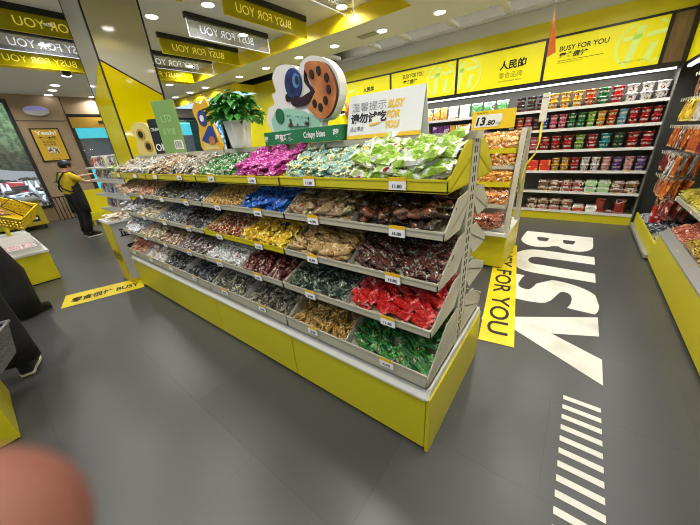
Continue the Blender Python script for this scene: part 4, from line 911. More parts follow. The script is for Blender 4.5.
for i, x in enumerate((.645, .405)): upbag(x, BYF+.12, SZ[5], .13, .21, RB, 'red standing noodle bag on the lowest wall shelf, %s of two' % ('right' if i == 0 else 'left'), grp='red bags on the lowest wall shelf', seed=i+3)
ftray(.53, 5, BT, 'small brown tray between the two red bags on the lowest wall shelf', 'trays on the lowest wall shelf', w=.09, h=.05)
WB = pack_mat('white_meal_box', ['e8e4dc', 'f4f2ee', 'd8a070', 'b8442c'], scale=3)
for i in range(2): ftray(.30-.165*i, 5, WB, 'white meal box with round print on the lowest wall shelf, %s one' % ('right' if i == 0 else 'left'), 'white boxes on the lowest wall shelf', h=.1)
PB = pack_mat('pink_brown_tray', ['a86858', 'd8a898', '6c8c4c', 'e8dcd0'], scale=4, rough=.2)
for i in range(4):
    for lv in (0, 1): ftray(-.03-.165*i, 5, PB if lv == 0 else BT, '%s tray, %s from right of the stacked trays, lowest wall shelf' % ('pinkish' if lv == 0 else 'brown upper', ORDN(i)), 'stacked trays on the lowest wall shelf', zoff=lv*.1, h=.09)
# bags on the two upper shelves further left
CB = [('green and white chip bag', pack_mat('bag_greenchip', ['3c7a3c', 'e0e8e0', '205028', 'd0b040'], scale=3)), ('white and silver chip bag', pack_mat('bag_silverchip', ['d8d4cc', 'f0eeea', 'b8803c', 'b83428'], scale=3)), ('orange and blue snack bag', pack_mat('bag_orangeblue', ['c8842c', 'e8c060', '2c4c8c', 'e8e0d0'], scale=4))]
k = 0
for x, c_ in [(-1.22, 0), (-1.43, 0), (-1.64, 0), (-1.85, 1), (-2.06, 1), (-2.24, 2), (-2.38, 2), (-2.52, 2), (-2.66, 2), (-2.9, 1), (-3.1, 0), (-3.3, 1)]:
    k += 1; upbag(x, BYF+.12, SZ[0], .19 if c_ < 2 else .13, .23, CB[c_][1], '%s on the top wall shelf, %s from the right of the bags' % (CB[c_][0], ORDN(k-1)), grp='bags on the top wall shelf', seed=k)
YBm = pack_mat('carton_amber', ['c89440', 'e8d0a0', '8c4c1c', 'f0e8d8'], scale=4); PBm = pack_mat('carton_purple', ['5c2c6c', 'c8a8d0', '341440', 'e8e0e8'], scale=4)
for i in range(9):
    m, nm = ((PBm, 'purple'), (YBm, 'amber'))[i // 3 % 2]
    b = MB(); b.box(-.05, .05, 0, .1, 0, .19); o = b.build('snack_carton', m, None, .004); o.location = (-1.28-.17-.115*i, BYF+.08, SZ[1]+.001); tag(o, '%s snack carton on the second wall shelf, %s from the right of its row' % (nm, ORDN(i)), 'carton', 'cartons on the second wall shelf')

# ---------------------------------------------------------------- right-hand shelving
rg = thing('side_shelving', (1.3, 3.5, 0), 'yellow-based wall shelving with hooks and sloping bins along the right edge', 'wall shelf')
RYN, RYF = -1.6, 4.33
b = MB(); b.box(.84, .86, RYN, RYF, .02, .345); b.build('base_panel', YEL, rg, .004)
MB().box(.87, XR-.02, RYN, 5.9, 0, .02).build('kick_plate', BLACK, rg)
MB().box(.86, XR-.02, RYN, RYF, .02, .345).build('base', YEL, rg)
b = MB(); b.prism([(.835, RYN, .345), (.835, RYN, .36), (.90, RYN, .41), (.91, RYN, .41), (.91, RYN, .345)], (0, RYF-RYN, 0)); dk = b.build('deck_rail', SILV, rg)
for y in (3.66, 3.28, 2.8, 2.3): price_tag(.868, y, .362, dk, w=.05, h=.035, d=(0, -1, 0))
MB().prism([(.91, RYN, .36), (.91, RYN, .38), (1.35, RYN, .56), (1.35, RYN, .36)], (0, RYF-RYN, 0)).build('deck_bin', GREYM, rg)
# low far part
b = MB(); b.box(.84, .86, RYF, 5.93, .02, .215); b.build('low_base_panel', YEL, rg, .003)
MB().box(.86, XR-.02, RYF+.005, 5.93, .02, .13).build('low_base', DARKM, rg)
MB().box(.80, .838, RYF+.1, 5.93, .02, .06).build('floor_rail', SILV, rg)
# upper sloping shelf near (tags on its lip) and hook rails
b = MB(); b.prism([(.985, RYN, .60), (.985, RYN, .64), (.99, RYN, .64), (1.35, RYN, .80), (1.35, RYN, .79), (1.0, RYN, .60)], (0, 4.95-RYN, 0)); us = b.build('upper_tray', GREYM, rg)
for y in (4.88, 4.22, 3.6, 3.0): price_tag(.985, y, .605, us, w=.06, h=.035, d=(0, -1, 0))
MB().box(1.36, 1.40, RYN, 5.93, .02, 2.07).build('back_board', DARKM, rg)
RAILZ = [(1.93, 5.75, .95), (1.66, 5.72, .89), (1.37, 5.7, .87), (1.07, 5.68, .87), (.79, 5.66, .88), (.56, 5.6, .93)]
PEG = mat('clear_tag_yellow', 'c8bc50', .3)
b = MB(); b.box(.84, 1.4, RYN, 5.93, 2.07, 2.11); b.box(.84, .86, RYN, 5.93, 2.11, 2.66, 1); b.build('canopy', [BLACK, BAN], rg)
MB().box(.85, .89, RYN, 5.85, 2.04, 2.07).build('light_rail', MATS['led_tube'], rg)
l = bpy.data.lights.new('shelf_lamp', 'AREA'); l.shape = 'RECTANGLE'; l.size = .03; l.size_y = 6; l.energy = 30; l.color = (.97, .98, 1)
o = bpy.data.objects.new('shelf_lamp', l); COL.objects.link(o); o.location = (.9, 2.9, 2.03); o.rotation_euler = (0, radians(25), 0)
HM = [('red and orange', pack_mat('hang_orange', ['b8541c', 'd88a3c', '7a1c10', 'e8d0a0'], scale=4)), ('yellow and brown', pack_mat('hang_yellow', ['c8a418', 'e8cc40', '5c3014', 'e8e0c8'], scale=4)), ('dark red', pack_mat('hang_darkred', ['6c1c1c', '9c3c30', 'd8c8b8', '2c0c0c'], scale=4)),
      ('brown and silver', pack_mat('hang_brown', ['8a5838', 'b88860', 'c8c4bc', '4c2814'], scale=4)), ('white and brown', pack_mat('hang_white', ['c8c4bc', 'e4e0da', '7a4c30', 'a84830'], scale=4)), ('green and black', pack_mat('hang_green', ['2c5c34', '4c8c50', '181c18', 'c8d0c0'], scale=4))]
RNDM = random.Random(5)
ROWSEL = [[3, 4, 1, 1, 3], [1, 1, 4, 0, 1], [0, 3, 0, 0, 2], [2, 4, 0, 5, 1], [3, 0, 3, 2, 1], [3, 2, 4, 3, 0]]
RN = ['top', 'second', 'third', 'fourth', 'lowest']
hm = {}
for ri, (rz, yf_, xr_) in enumerate(RAILZ):
    MB().box(1.34, 1.36, RYN if ri < 3 else 4.95, 5.8, rz+.0, rz+.03).build('hook_rail', PEG, rg)
    y = yf_; i = 0; ylim = 2.6 if ri < 3 else 4.98
    while y > ylim:
        ci = ROWSEL[ri][(i // 3) % 5]
        # peg hook with a clear label holder, then three packs along it
        pg = MB(); pg.tube([(1.35, y, rz+.015), (xr_, y, rz+.02)], .003, seg=5); pg.box(xr_-.012, xr_-.009, y-.022, y+.022, rz-.006, rz+.03, 1)
        pg.build('peg_hook', [SILV, mat('label_holder', 'd8d4b8', .2)], rg)
        for q in range(3):
            if (ci, q) not in hm: hm[(ci, q)] = [pillow(.235, .10, .03, 60+ci*5+q, 'pillow').mesh('hanging_packet', HM[ci][1])]
            o = bpy.data.objects.new('hanging_packet', hm[(ci, q)][0]); COL.objects.link(o)
            T = Matrix.Translation((xr_+.035+.085*q, y, rz-.105)) @ Matrix.Rotation(RNDM.gauss(0, .22), 4, 'Z') @ Matrix.Rotation(RNDM.gauss(.1, .08), 4, 'Y') @ Matrix.Rotation(RNDM.gauss(0, .06), 4, 'X') @ Matrix.Rotation(pi/2, 4, 'Y')
            o.matrix_world = T
            tag(o, '%s packet, %s hook row from the top, hook %d from far corner, %s' % (HM[ci][0], ORD[ri], i+1, ['front', 'middle', 'rear'][q]), 'snack packet', 'packets on the %s hook row' % ORD[ri])
        y -= .115; i += 1
# bulk bins beneath
heap('snack_packet', pack_mat('film_rust', ['a04830', 'c87858', '6c2418', 'e0c8b8'], scale=8), (.13, .05, .03), 'pillow', 3.75, 4.3, 0, .35, .40, .35, '', '', '', 0) if False else None
def rheap(y0, y1, x0, x1, z0, slope, mt, dims, kind, label, grp, layers=2, seed=0):
    nm_ = {0: ['dried_meat_packet', 'mustard_snack_packet', 'candied_fruit_packet', 'plum_packet'], 1: ['mango_packet', 'corn_snack_packet', 'apricot_packet', 'chilli_strip_packet'], 2: ['jelly_packet', 'gum_packet', 'olive_packet']}[seed//20][seed % 20]
    """bin heap whose front faces -x"""
    L, W, T = dims; rnd = random.Random(seed+900); ms = [pillow(L, W, T, seed+k*3, kind).mesh('snack_packet', mt) for k in range(3)]
    sx, sy = L*.5, W*.85
    nx_ = max(1, int((x1-x0)/sx)); ny_ = max(1, int((y1-y0)/sy))
    for l_ in range(layers):
        for i in range(nx_):
            for j in range(ny_):
                px = (i+.5+rnd.uniform(-.3, .3))*(x1-x0)/nx_; py = (j+.5+rnd.uniform(-.3, .3))*(y1-y0)/ny_
                px = min(max(px, L*.4), x1-x0-L*.35); py = min(max(py, W*.6), (y1-y0)-W*.6)
                o = bpy.data.objects.new(nm_, rnd.choice(ms)); COL.objects.link(o)
                o.matrix_world = Matrix.Translation((x0+px, y0+py, z0+px*slope+T*.55+l_*T*.75+rnd.uniform(0, .2)*T)) @ Matrix.Rotation(-math.atan(slope)+rnd.gauss(0, .12), 4, 'Y') @ Matrix.Rotation(rnd.gauss(0, .14), 4, 'X') @ Matrix.Rotation(rnd.gauss(0, .3), 4, 'Z')
                tag(o, label, 'snack packet', grp)
RF = [('rust red', pack_mat('film_rust', ['a04830', 'c87858', '6c2418', 'e0c8b8'], scale=8)), ('yellow-green and brown', pack_mat('film_mustard', ['a89020', '6c3c1c', 'd8c840', '3c2c14'], scale=8)), ('orange', pack_mat('film_orange', ['c87830', 'e0a860', '8c3c14', 'f0dcc0'], scale=9)), ('purple-brown', pack_mat('film_plum', ['5c2c34', '8c5c60', 'c8b0b0', '301418'], scale=9))]
for i, (ya, yb) in enumerate([(3.82, 4.30), (3.34, 3.80), (2.86, 3.32), (2.38, 2.84)]):
    rheap(ya, yb, .915, 1.33, .385, .40, RF[i][1], (.13, .05, .03), 'pillow', '%s snack packet heaped in the deck bin of the right-hand shelving' % RF[i][0], '%s packets in the right-hand deck bin' % RF[i][0], 2, i)
for i, (ya, yb) in enumerate([(4.45, 4.93), (3.95, 4.43), (3.45, 3.93), (2.95, 3.43)]):
    nm, m = [('mustard', pack_mat('film_mustard2', ['b8a81c', '8c7c14', 'e0d860', '4c3c10'], scale=6)), ('yellow', pack_mat('film_yellow_r', ['c8b41c', 'e8dc50', '6c4c10', 'f0ecd0'], scale=6)), RF[2], RF[0]][i]
    rheap(ya, yb, 1.0, 1.33, .64, .45, m, (.13, .05, .03), 'pillow', '%s packet on the upper sloping tray of the right-hand shelving' % nm, '%s packets on the right-hand upper tray' % nm, 2, 20+i)
LOW = [('silver and blue', pack_mat('film_lowsilver', ['8c90a0', 'c8ccd4', '3c4058', 'e4e4ea'], scale=8, rough=.2)), ('black and white', pack_mat('film_lowblack', ['303038', '9c9ca4', 'e0e0e4', '101014'], scale=8, rough=.2)), ('olive and white', pack_mat('film_lowolive', ['7c8468', 'c8ccb8', '4c5438', 'e4e8dc'], scale=9))]
for i, (ya, yb) in enumerate([(5.4, 5.9), (4.88, 5.38), (4.36, 4.86)]):
    rheap(ya, yb, .87, 1.3, .135, .22, LOW[i][1], (.14, .07, .035), 'pillow', '%s packet in the low yellow bin at the far right corner' % LOW[i][0], '%s packets in the low corner bin' % LOW[i][0], 2, 40+i)
t = tag(MB().box(.90, 1.02, 5.3, 5.42, .40, .62).build('snack_bag', pack_mat('bag_red_small', ['a01c20', 'c83430', 'e8e0e0', '5c0c10'], scale=4), None, .02), 'small bright red bag standing behind the low corner bin', 'snack bag')
t.location.z = .21

# hanging promo strip from ceiling
hs = thing('hanging_strip', (-.38, 3.6, 2.08), 'twisted red and white paper strip hanging from the ceiling before the banners', 'paper strip')
b = MB(); N = 8
for i in range(N+1):
    z = 2.08+.33*i/N; a = .9+.8*i/N; b.av((-.375-.03*i/N-.045*cos(a), 3.6-.045*sin(a), z-.02)); b.av((-.375-.03*i/N+.045*cos(a), 3.6+.045*sin(a), z+.02))
for i in range(N): b.face((2*i, 2*i+1, 2*i+3, 2*i+2))
o = b.build('paper', pack_mat('strip_print', ['b8542c', 'd87c50', 'e0c838', 'e8e4dc'], scale=2), hs); s_ = o.modifiers.new('s', 'SOLIDIFY'); s_.thickness = .002
MB().tube([(-.405, 3.6, 2.42), (-.405, 3.6, ZL)], .0015, seg=5).build('string', WHITE, hs)

# ---------------------------------------------------------------- far end: magazine-like rack, white bin, bulkhead, cases
rk = thing('snack_rack', (-6.5, 1.75, 0), 'white-edged open rack of colourful packets beyond the worker and column', 'rack')
RX0, RX1, RYr = -7.45, -5.5, 1.54
rz_ = [1.36, 1.14, .88, .60, .35]
for z in rz_: MB().box(RX0, RX1, RYr, RYr+.4, z-.03, z).build('shelf', RAIL, rk)
MB().box(RX0, RX1, RYr+.4, RYr+.43, 0, 1.45).build('back_panel', GREYM, rk)
MB().box(RX0, RX1, RYr+.02, RYr+.4, 0, .31).build('base', YEL, rk)
MC = [pack_mat('mag_%d' % i, c_, scale=4) for i, c_ in enumerate([['b83038', 'e8e0d8', '5c1418', 'd8a040'], ['d8d4c8', 'f0ece4', '9c8060', 'b84030'], ['2c50a0', 'c8d4e8', '142860', 'e8e8e0'], ['7ca860', 'e0e8d0', '3c6c34', 'd8c040'], ['c8a070', 'e8dcc8', '7c5030', 'a83c30']])]
MCN = ['red', 'white', 'blue', 'green', 'tan']
for si, z in enumerate(rz_):
    for i in range(16):
        ci = (i*3+si*2) % 5 if si != 2 else (2 if i % 2 else 1)
        w = .13; x = RX0+.09+.117*i; o = upbag(x, RYr+.14, z, w, (.19, .19, .2, .19, .2)[si], MC[ci], '%s packet on the %s shelf of the far open rack, %s from the left' % (MCN[ci], RN[si], ORDN(i)), 'cookie_packet', 'snack packet', 'packets on the far open rack', seed=i+si*11, th=.05)

wb = thing('promo_bin', (-4.7, 1.2, 0), 'white square bin with yellow side and black characters at the far end of the shelf', 'bin')
b = MB(); b.box(-4.62, -4.3, .905, 1.325, .0, .78, 0); b.build('body', mat('white_board_grey', 'b9bcc0', .5), wb)
MB().box(-4.62, -4.3, .895, .905, 0, .78).build('yellow_side', mat('bin_yellow', 'c8b820', .5), wb)
MB().box(-4.3, -4.296, .905, 1.335, 0, .05).build('yellow_foot', MATS['bin_yellow'], wb)
b = MB(); b.box(-4.64, -4.28, .885, .905, .78, .81); b.box(-4.64, -4.28, 1.325, 1.34, .78, .81); b.box(-4.64, -4.62, .905, 1.325, .78, .81); b.box(-4.3, -4.28, .905, 1.325, .78, .81); b.build('rim', WHITE, wb)
add_text('正宗', INK, (-4.295, .96, .60), (0, 1, 0), (0, 0, 1), .11, .2, wb, bold=.04)
add_text('零食', INK, (-4.295, .98, .36), (0, 1, 0), (0, 0, 1), .15, .24, wb, bold=.03)
add_text('低价', mat('yellow_dark_ink', '5c5410', .5), (-4.60, .893, .28), (1, 0, 0), (0, 0, 1), .14, .3, wb, bold=.02)
for i in range(22):
    rr = random.Random(i); o = bpy.data.objects.new('nougat_packet', (BP := globals().get('BPM') or globals().setdefault('BPM', pillow(.13, .08, .03, 9).mesh('snack_packet', pack_mat('film_white_orange', ['e0d4c0', 'f0ece4', 'd89448', 'c87c30'], scale=5))))); COL.objects.link(o)
    o.matrix_world = Matrix.Translation((-4.57+.08*(i % 4)+.01*rr.random(), .98+.09*((i//4) % 4), .80+.02*(i//8)+.01*rr.random())) @ Matrix.Rotation(rr.uniform(0, 3), 4, 'Z') @ Matrix.Rotation(rr.gauss(0, .2), 4, 'X')
    tag(o, 'white and orange packet heaped in the white promo bin', 'snack packet', 'packets in the promo bin')
# packets hung on the far end of the long shelf
hgm = pillow(.15, .10, .04, 4).mesh('snack_packet', pack_mat('film_end_silver', ['c4c6ca', 'e6e8ea', '8c9096', 'c03830'], scale=5, rough=.2)); hsm = pillow(.15, .11, .04, 8).mesh('snack_packet', pack_mat('film_end_salmon', ['c8866a', 'e4b8a4', '9c583c', 'f0e0d8'], scale=5, rough=.25))
hgg = pillow(.13, .09, .04, 6).mesh('snack_packet', pack_mat('film_end_green', ['98c06a', 'd0dcb8', '5c8c3c', 'ecf0e0'], scale=5, rough=.25)); hpp = pillow(.12, .07, .03, 6).mesh('snack_packet', pack_mat('film_end_peach', ['d8ac8c', 'eedccc', 'b07c5c', '5c3c70'], scale=5, rough=.25))
eb = thing('end_basket', (-4.2, 1.14, .3), 'narrow wire-lipped yellow end rack on the far end of the long snack shelf', 'end rack')
for z in (1.30, 1.10, .90, .68, .46):
    b = MB(); b.box(-4.22, -4.128, 1.09, 1.38, z-.004, z); b.box(-4.224, -4.22, 1.09, 1.38, z, z+.03); b.box(-4.22, -4.128, 1.086, 1.09, z, z+.03); b.build('tray', YELT if z > 1.2 else GREYM, eb)
for zi, (z, me, nm, g) in enumerate([(1.30, hgg, 'pale green packet', 'top'), (1.10, hpp, 'peach packet', 'second'), (.90, hgm, 'silver packet', 'third'), (.68, hgm, 'silver packet', 'fourth'), (.46, hsm, 'salmon packet', 'bottom')]):
    for i in range(14):
        rr = random.Random(i+zi*20); o = bpy.data.objects.new('waffle_packet', me); COL.objects.link(o)
        o.matrix_world = Matrix.Translation((-4.19+.02*(i % 3)+.02*rr.random(), 1.12+.065*((i//3) % 4), z+.025+.033*(i//5)+.008*rr.random())) @ Matrix.Rotation(rr.uniform(0, 3), 4, 'Z') @ Matrix.Rotation(rr.gauss(0, .25), 4, 'X')
        tag(o, '%s piled on the %s tray of the far end rack' % (nm, g), 'snack packet', 'end rack packets, %s tray' % g)

# lit bulkhead and cabinets at the back left
bk = MB(); bk.box(-11.3, -7.6, 5.25, 6.3, 2.9, 3.08); struct('trim_24', bk, YELC)
struct('trim_25', MB().box(-11.25, -7.65, 5.3, 6.25, 2.885, 2.9), mat('blue_light_panel', 'b8d8f0', .5, emit='b4d4f4', estr=1.3))
t = thing('display_cooler', (-10.8, 6.0, 0), 'tall dark glass-fronted cooler in the far background left of the blue poster', 'cooler')
MB().box(-12.0+.65, -10.2, 5.7, 6.35, 0, 2.5).build('cabinet', mat('dark_teal_glass', '1c3438', .15), t); MB().box(-11.3, -10.25, 5.69, 5.7, .2, 1.95).build('door', mat('cooler_door', '24443c', .1), t)
t = thing('wall_poster', (-9.9, 5.8, 1.5), 'blue and white poster in the far background behind the yellow and blue cut-out', 'poster')
MB().box(-10.15, -9.45, 5.75, 5.78, 1.3, 2.4).build('sheet', noisy('blue_poster_print', '3c88c8', 'd0e4f0', 7., .5, mix=(.5, .55)), t)
MB().box(-10.17, -9.43, 5.78, 5.8, 0, 2.42).build('stand', BLACK, t)

# ---------------------------------------------------------------- left wall fittings
po = thing('framed_poster', (XW+.02, 1.85, 1.52), 'framed yellow poster headed Yeah! on the beige wall above the worker', 'poster')
pz0, pz1, py0, py1 = 1.515, 2.33, 1.567, 2.135
MB().box(XW+.002, XW+.03, py0, py1, pz0, pz1).build('frame', BLACK, po); MB().box(XW+.03, XW+.033, py0+.03, py1-.03, pz0+.03, pz1-.03).build('sheet', mat('amber_sheet', 'd0a828', .5), po)
def lw(s, u, v, h, w, m=INK, bold=.02): add_text(s, m, (XW+.0345, py0+u*(py1-py0), pz0+v*(pz1-pz0)), (0, 1, 0), (0, 0, 1), h, w, po, bold=bold)
lw('Yeah!', .12, .80, .10, .42, WHITE, .03); lw('买一大袋', .2, .66, .08, .34, INK, .04); lw('零食很忙', .25, .56, .045, .26, INK, 0); lw('送小零食', .25, .49, .045, .26, INK, 0)
MB().box(XW+.033, XW+.036, py0+.18, py1-.16, pz0+.2, pz0+.36).build('printed_pack', noisy('poster_pack', 'e0d8c0', '5c5044', 18., .5, mix=(.48, .54)), po)
lw('BUSY FOR YOU', .35, .06, .02, .17)
t = thing('oval_wall_sign', (XW, 1.86, 2.66), 'white and lilac oval sign on the beige wall above the framed poster', 'wall sign')
b = MB(); N = 32
def ell(x, k=1.): return [(x, 1.855+.245*k*cos(2*pi*i/N), 2.735+.115*k*sin(2*pi*i/N)) for i in range(N)]
b.prism(ell(XW), (.07, 0, 0)); b.build('body', mat('white_gloss', 'd8d8e0', .3), t)
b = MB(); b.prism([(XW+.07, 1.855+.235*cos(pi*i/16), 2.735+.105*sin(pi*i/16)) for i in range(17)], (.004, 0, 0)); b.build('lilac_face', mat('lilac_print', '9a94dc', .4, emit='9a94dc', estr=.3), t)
t = thing('window_header_sign', (XW, 3.0, 2.3), 'brown-yellow strip with two dark characters above the window beside the column', 'sign')
MB().box(XW-.02, XW+.03, 2.44, 3.9, 2.33, 2.60).build('board', mat('ochre_board', 'a8842c', .5), t)
add_text('零食', INK, (XW+.032, 3.05, 2.37), (0, 1, 0), (0, 0, 1), .14, .3, t, bold=.03)
MB().box(XW-.02, XW+.02, 2.42, 3.9, 2.6, 2.68).build('dark_valance', BLACK, t)
cabn = thing('yellow_cabinet', (-10.6, .5, 0), 'yellow checkout cabinet with dark marks and a small screen below the left window', 'cabinet')
MB().box(-11.2, -10.3, -1.2, 1.02, .1, .68).build('body', mat('dull_yellow', 'b0a01c', .5), cabn, .01); MB().box(-11.2, -10.25, -1.25, 1.06, .68, .73).build('worktop', SILV, cabn)
MB().box(-10.3, -10.29, .72, .9, .2, .34).build('screen', BLACK, cabn); MB().box(-10.29, -10.285, .76, .87, .25, .30).build('label', WHITE, cabn)
add_text('忙', mat('navy_ink', '1c2a54', .5), (-10.294, .36, .2), (0, 1, 0), (0, 0, 1), .34, .3, cabn, bold=.05)
for y in (-1.1, .95): MB().box(-10.4, -10.36, y-.02, y+.02, 0, .1).build('leg', BLACK, cabn)
t = thing('radiator', (-11.1, 1.9, 0), 'dark slatted metal stand against the wall behind the worker', 'stand'); b = MB()
for i in range(9): b.tube([(-11.15, 1.35+.08*i, 0), (-11.15, 1.35+.08*i, .62)], .012, seg=6)
b.box(-11.2, -11.1, 1.3, 2.05, .6, .63); b.build('frame', mat('dark_brown_metal', '3a3028', .5), t)
t = thing('yellow_crate_stand', (-9.3, 1.75, 0), 'yellow plastic step crate standing behind the worker', 'crate')
b = MB(); b.box(-9.7, -9.2, 1.62, 2.25, .12, .16); b.box(-9.7, -9.66, 1.62, 2.25, .16, .8); b.box(-9.7, -9.2, 1.62, 1.66, .16, .45); b.box(-9.24, -9.2, 1.62, 2.25, .16, .3); b.build('shell', YELT, t)
for x in (-9.65, -9.25):
    for y in (1.68, 2.19): MB().box(x-.02, x+.02, y-.02, y+.02, 0, .12).build('foot', YELT, t)

# ---------------------------------------------------------------- left low islands, baskets
def low_island(name, x0, x1, y0, y1, h, label):
    t = thing(name, ((x0+x1)/2, (y0+y1)/2, 0), label, 'display stand')
    MB().box(x0, x1, y0, y1, .015, h).build('base', YEL, t, .004); MB().box(x0+.01, x1-.01, y0+.01, y1-.01, 0, .015).build('kick_plate', BLACK, t)
    MB().box(x0-.01, x1+.01, y0-.01, y1+.01, h, h+.03).build('top_rail', RAIL, t)
    return t
li = low_island('low_island', -7.6, -5.48, -1.2, .405, .40, 'low yellow display stand with white rim behind the black-clothed shopper at left')
wt = thing('product_tray', (-5.75, .13, .43), 'white open tray of pink wrapped meat packs on the low yellow stand', 'tray')
b = MB(); b.box(-6.05, -5.5, -.18, .37, .43, .44); b.box(-6.05, -5.5, .36, .37, .44, .54); b.box(-6.05, -6.04, -.18, .36, .44, .6); b.box(-5.51, -5.5, -.18, .36, .44, .50); b.box(-6.04, -5.51, -.18, -.17, .44, .54); b.build('shell', WHITE, wt)
for i in range(12):
    b = MB(); b.box(-.06, .06, -.05, .05, 0, .04); o = b.build('meat_pack', pack_mat('meat_film', ['c8a0a4', 'e4d4d4', '9c3c50', 'f0e8e8'], scale=5), None, .012); o.location = (-5.93+.135*(i // 4), -.1+.125*(i % 4), .442)
    tag(o, 'pink and white wrapped meat pack in the white tray, column %s row %s' % (ORDN(i % 4), ORDN(i//4)), 'meat pack', 'meat packs in the white tray')
tw = thing('orange_food_rack', (-6.9, .1, .43), 'yellow rack of orange packets at the left edge above the basket', 'rack')
for z in (.75, 1.05): 
    b = MB(); b.box(-7.3, -6.5, -.6, .22, z, z+.01); b.box(-6.51, -6.5, -.6, .22, z, z+.1); b.box(-7.3, -6.5, .21, .22, z, z+.1); b.build('tray', YELT, tw)
for x in (-7.28, -6.54):
    for y in (-.58, .18): MB().box(x, x+.03, y, y+.03, .43, 1.16).build('post', YELT, tw)
for z, g in ((.76, 'lower'), (1.06, 'upper')):
    me = pillow(.14, .09, .04, 3).mesh('snack_packet', pack_mat('film_orange_left', ['d87820', 'e8a050', 'b04c10', 'f0e0c8'], scale=5))
    for i in range(24):
        rr = random.Random(i); o = bpy.data.objects.new('snack_packet', me); COL.objects.link(o)
        o.matrix_world = Matrix.Translation((-6.59-.10*(i//6), -.5+.12*(i % 6), z+.03+.02*(i % 3))) @ Matrix.Rotation(rr.uniform(0, 3), 4, 'Z') @ Matrix.Rotation(rr.gauss(0, .2), 4, 'X')
        tag(o, 'orange packet on the %s tray of the yellow rack at the left edge' % g, 'snack packet', 'orange packets, %s tray' % g)
low_island('low_island', -2.95, -2.345, -1.3, -.305, .30, 'yellow stand corner at the lower left edge beside the grey basket')

def basket(name, T, w, l, h, m, label, parts=True, handle_up=True, mh=BLACK, grp=None, ribs=MATS.get('x')):
    """shopping basket: tapered open shell with slotted sides, rim and two wire handles; T places it (origin = base centre)"""
    t = bpy.data.objects.new(name, None); COL.objects.link(t); t.matrix_world = T; WL[t.name] = Vector((0, 0, 0)); tag(t, label, 'shopping basket', grp)
    b = MB(); k = .8; th = .004
    def ring(s, z): return [(-w/2*s, -l/2*s, z), (w/2*s, -l/2*s, z), (w/2*s, l/2*s, z), (-w/2*s, l/2*s, z)]
    # walls made of horizontal bands and uprights so the slots stay open
    lv = [(0, .0), (.18, 1), (.34, 0), (.42, 1), (.62, 0), (.70, 1), (1., 0)]
    def at(f, a, bb, u, inn=0):
        s = (k+(1-k)*f)-inn; P = ring(s, h*f); A = Vector(P[a]); B = Vector(P[bb]); return A.lerp(B, u)
    bands = [(0, .2), (.32, .42), (.54, .64), (.76, 1)]
    for a, bb in ((0, 1), (1, 2), (2, 3), (3, 0)):
        for f0, f1 in bands:
            q = [at(f0, a, bb, 0), at(f0, a, bb, 1), at(f1, a, bb, 1), at(f1, a, bb, 0)]
            n = (q[1]-q[0]).cross(q[2]-q[0]).normalized()*-th; b.prism(q, n)
        nb = 12
        for i in range(nb+1):
            u0 = max(0, i/nb-.018); u1 = min(1, i/nb+.018)
            q = [at(.2, a, bb, u0), at(.2, a, bb, u1), at(.76, a, bb, u1), at(.76, a, bb, u0)]
            n = (q[1]-q[0]).cross(q[2]-q[0]).normalized()*-th; b.prism(q, n)
    b.prism([Vector(p) for p in ring(k, 0)], (0, 0, .004))
    b.build('shell', m, t)
    r = MB(); r.tube([Vector(p)*1. for p in ring(1.02, h)], .010, seg=6, closed=True); r.build('rim', m, t)
    hh = MB(); hz = h+.09
    hh.tube([(-w*.3, -l/2, h), (-w*.28, -l*.1, hz), (w*.28, -l*.1, hz), (w*.3, -l/2, h)], .006, seg=6); hh.build('handle', mh, t)
    hh = MB(); hh.tube([(-w*.3, l/2, h), (-w*.28, l*.1, hz), (w*.28, l*.1, hz), (w*.3, l/2, h)], .006, seg=6); hh.build('handle', mh, t)
    return t
Ac = Vector((-5.03, .335, .95)); Bc = Vector((-5.2, .51, 1.06)); Dv = Vector((0, -.43, -.0))
ex = (Bc-Ac).normalized(); ey = (Dv-ex*Dv.dot(ex)).normalized(); ez = ex.cross(ey).normalized()
if ez.z < 0: ez = -ez; 
ey = ez.cross(ex); ctr = Ac+ex*.14+(Dv*.5)-ez*.13
basket('shopping_basket', Matrix(((ex.x, ey.x, ez.x, ctr.x), (ex.y, ey.y, ez.y, ctr.y), (ex.z, ey.z, ez.z, ctr.z), (0, 0, 0, 1))), .29, .43, .2, mat('basket_yellow', 'e6c81a', .35), 'yellow slotted shopping basket carried by the shopper in wide black trousers')
T = Matrix.Translation((-2.74, -.335, .333)) @ Matrix.Rotation(-.35, 4, 'Z')
basket('shopping_basket', T, .3, .34, .22, mat('basket_grey', '77777a', .4), 'grey slotted shopping basket at the left edge beside the second shopper')

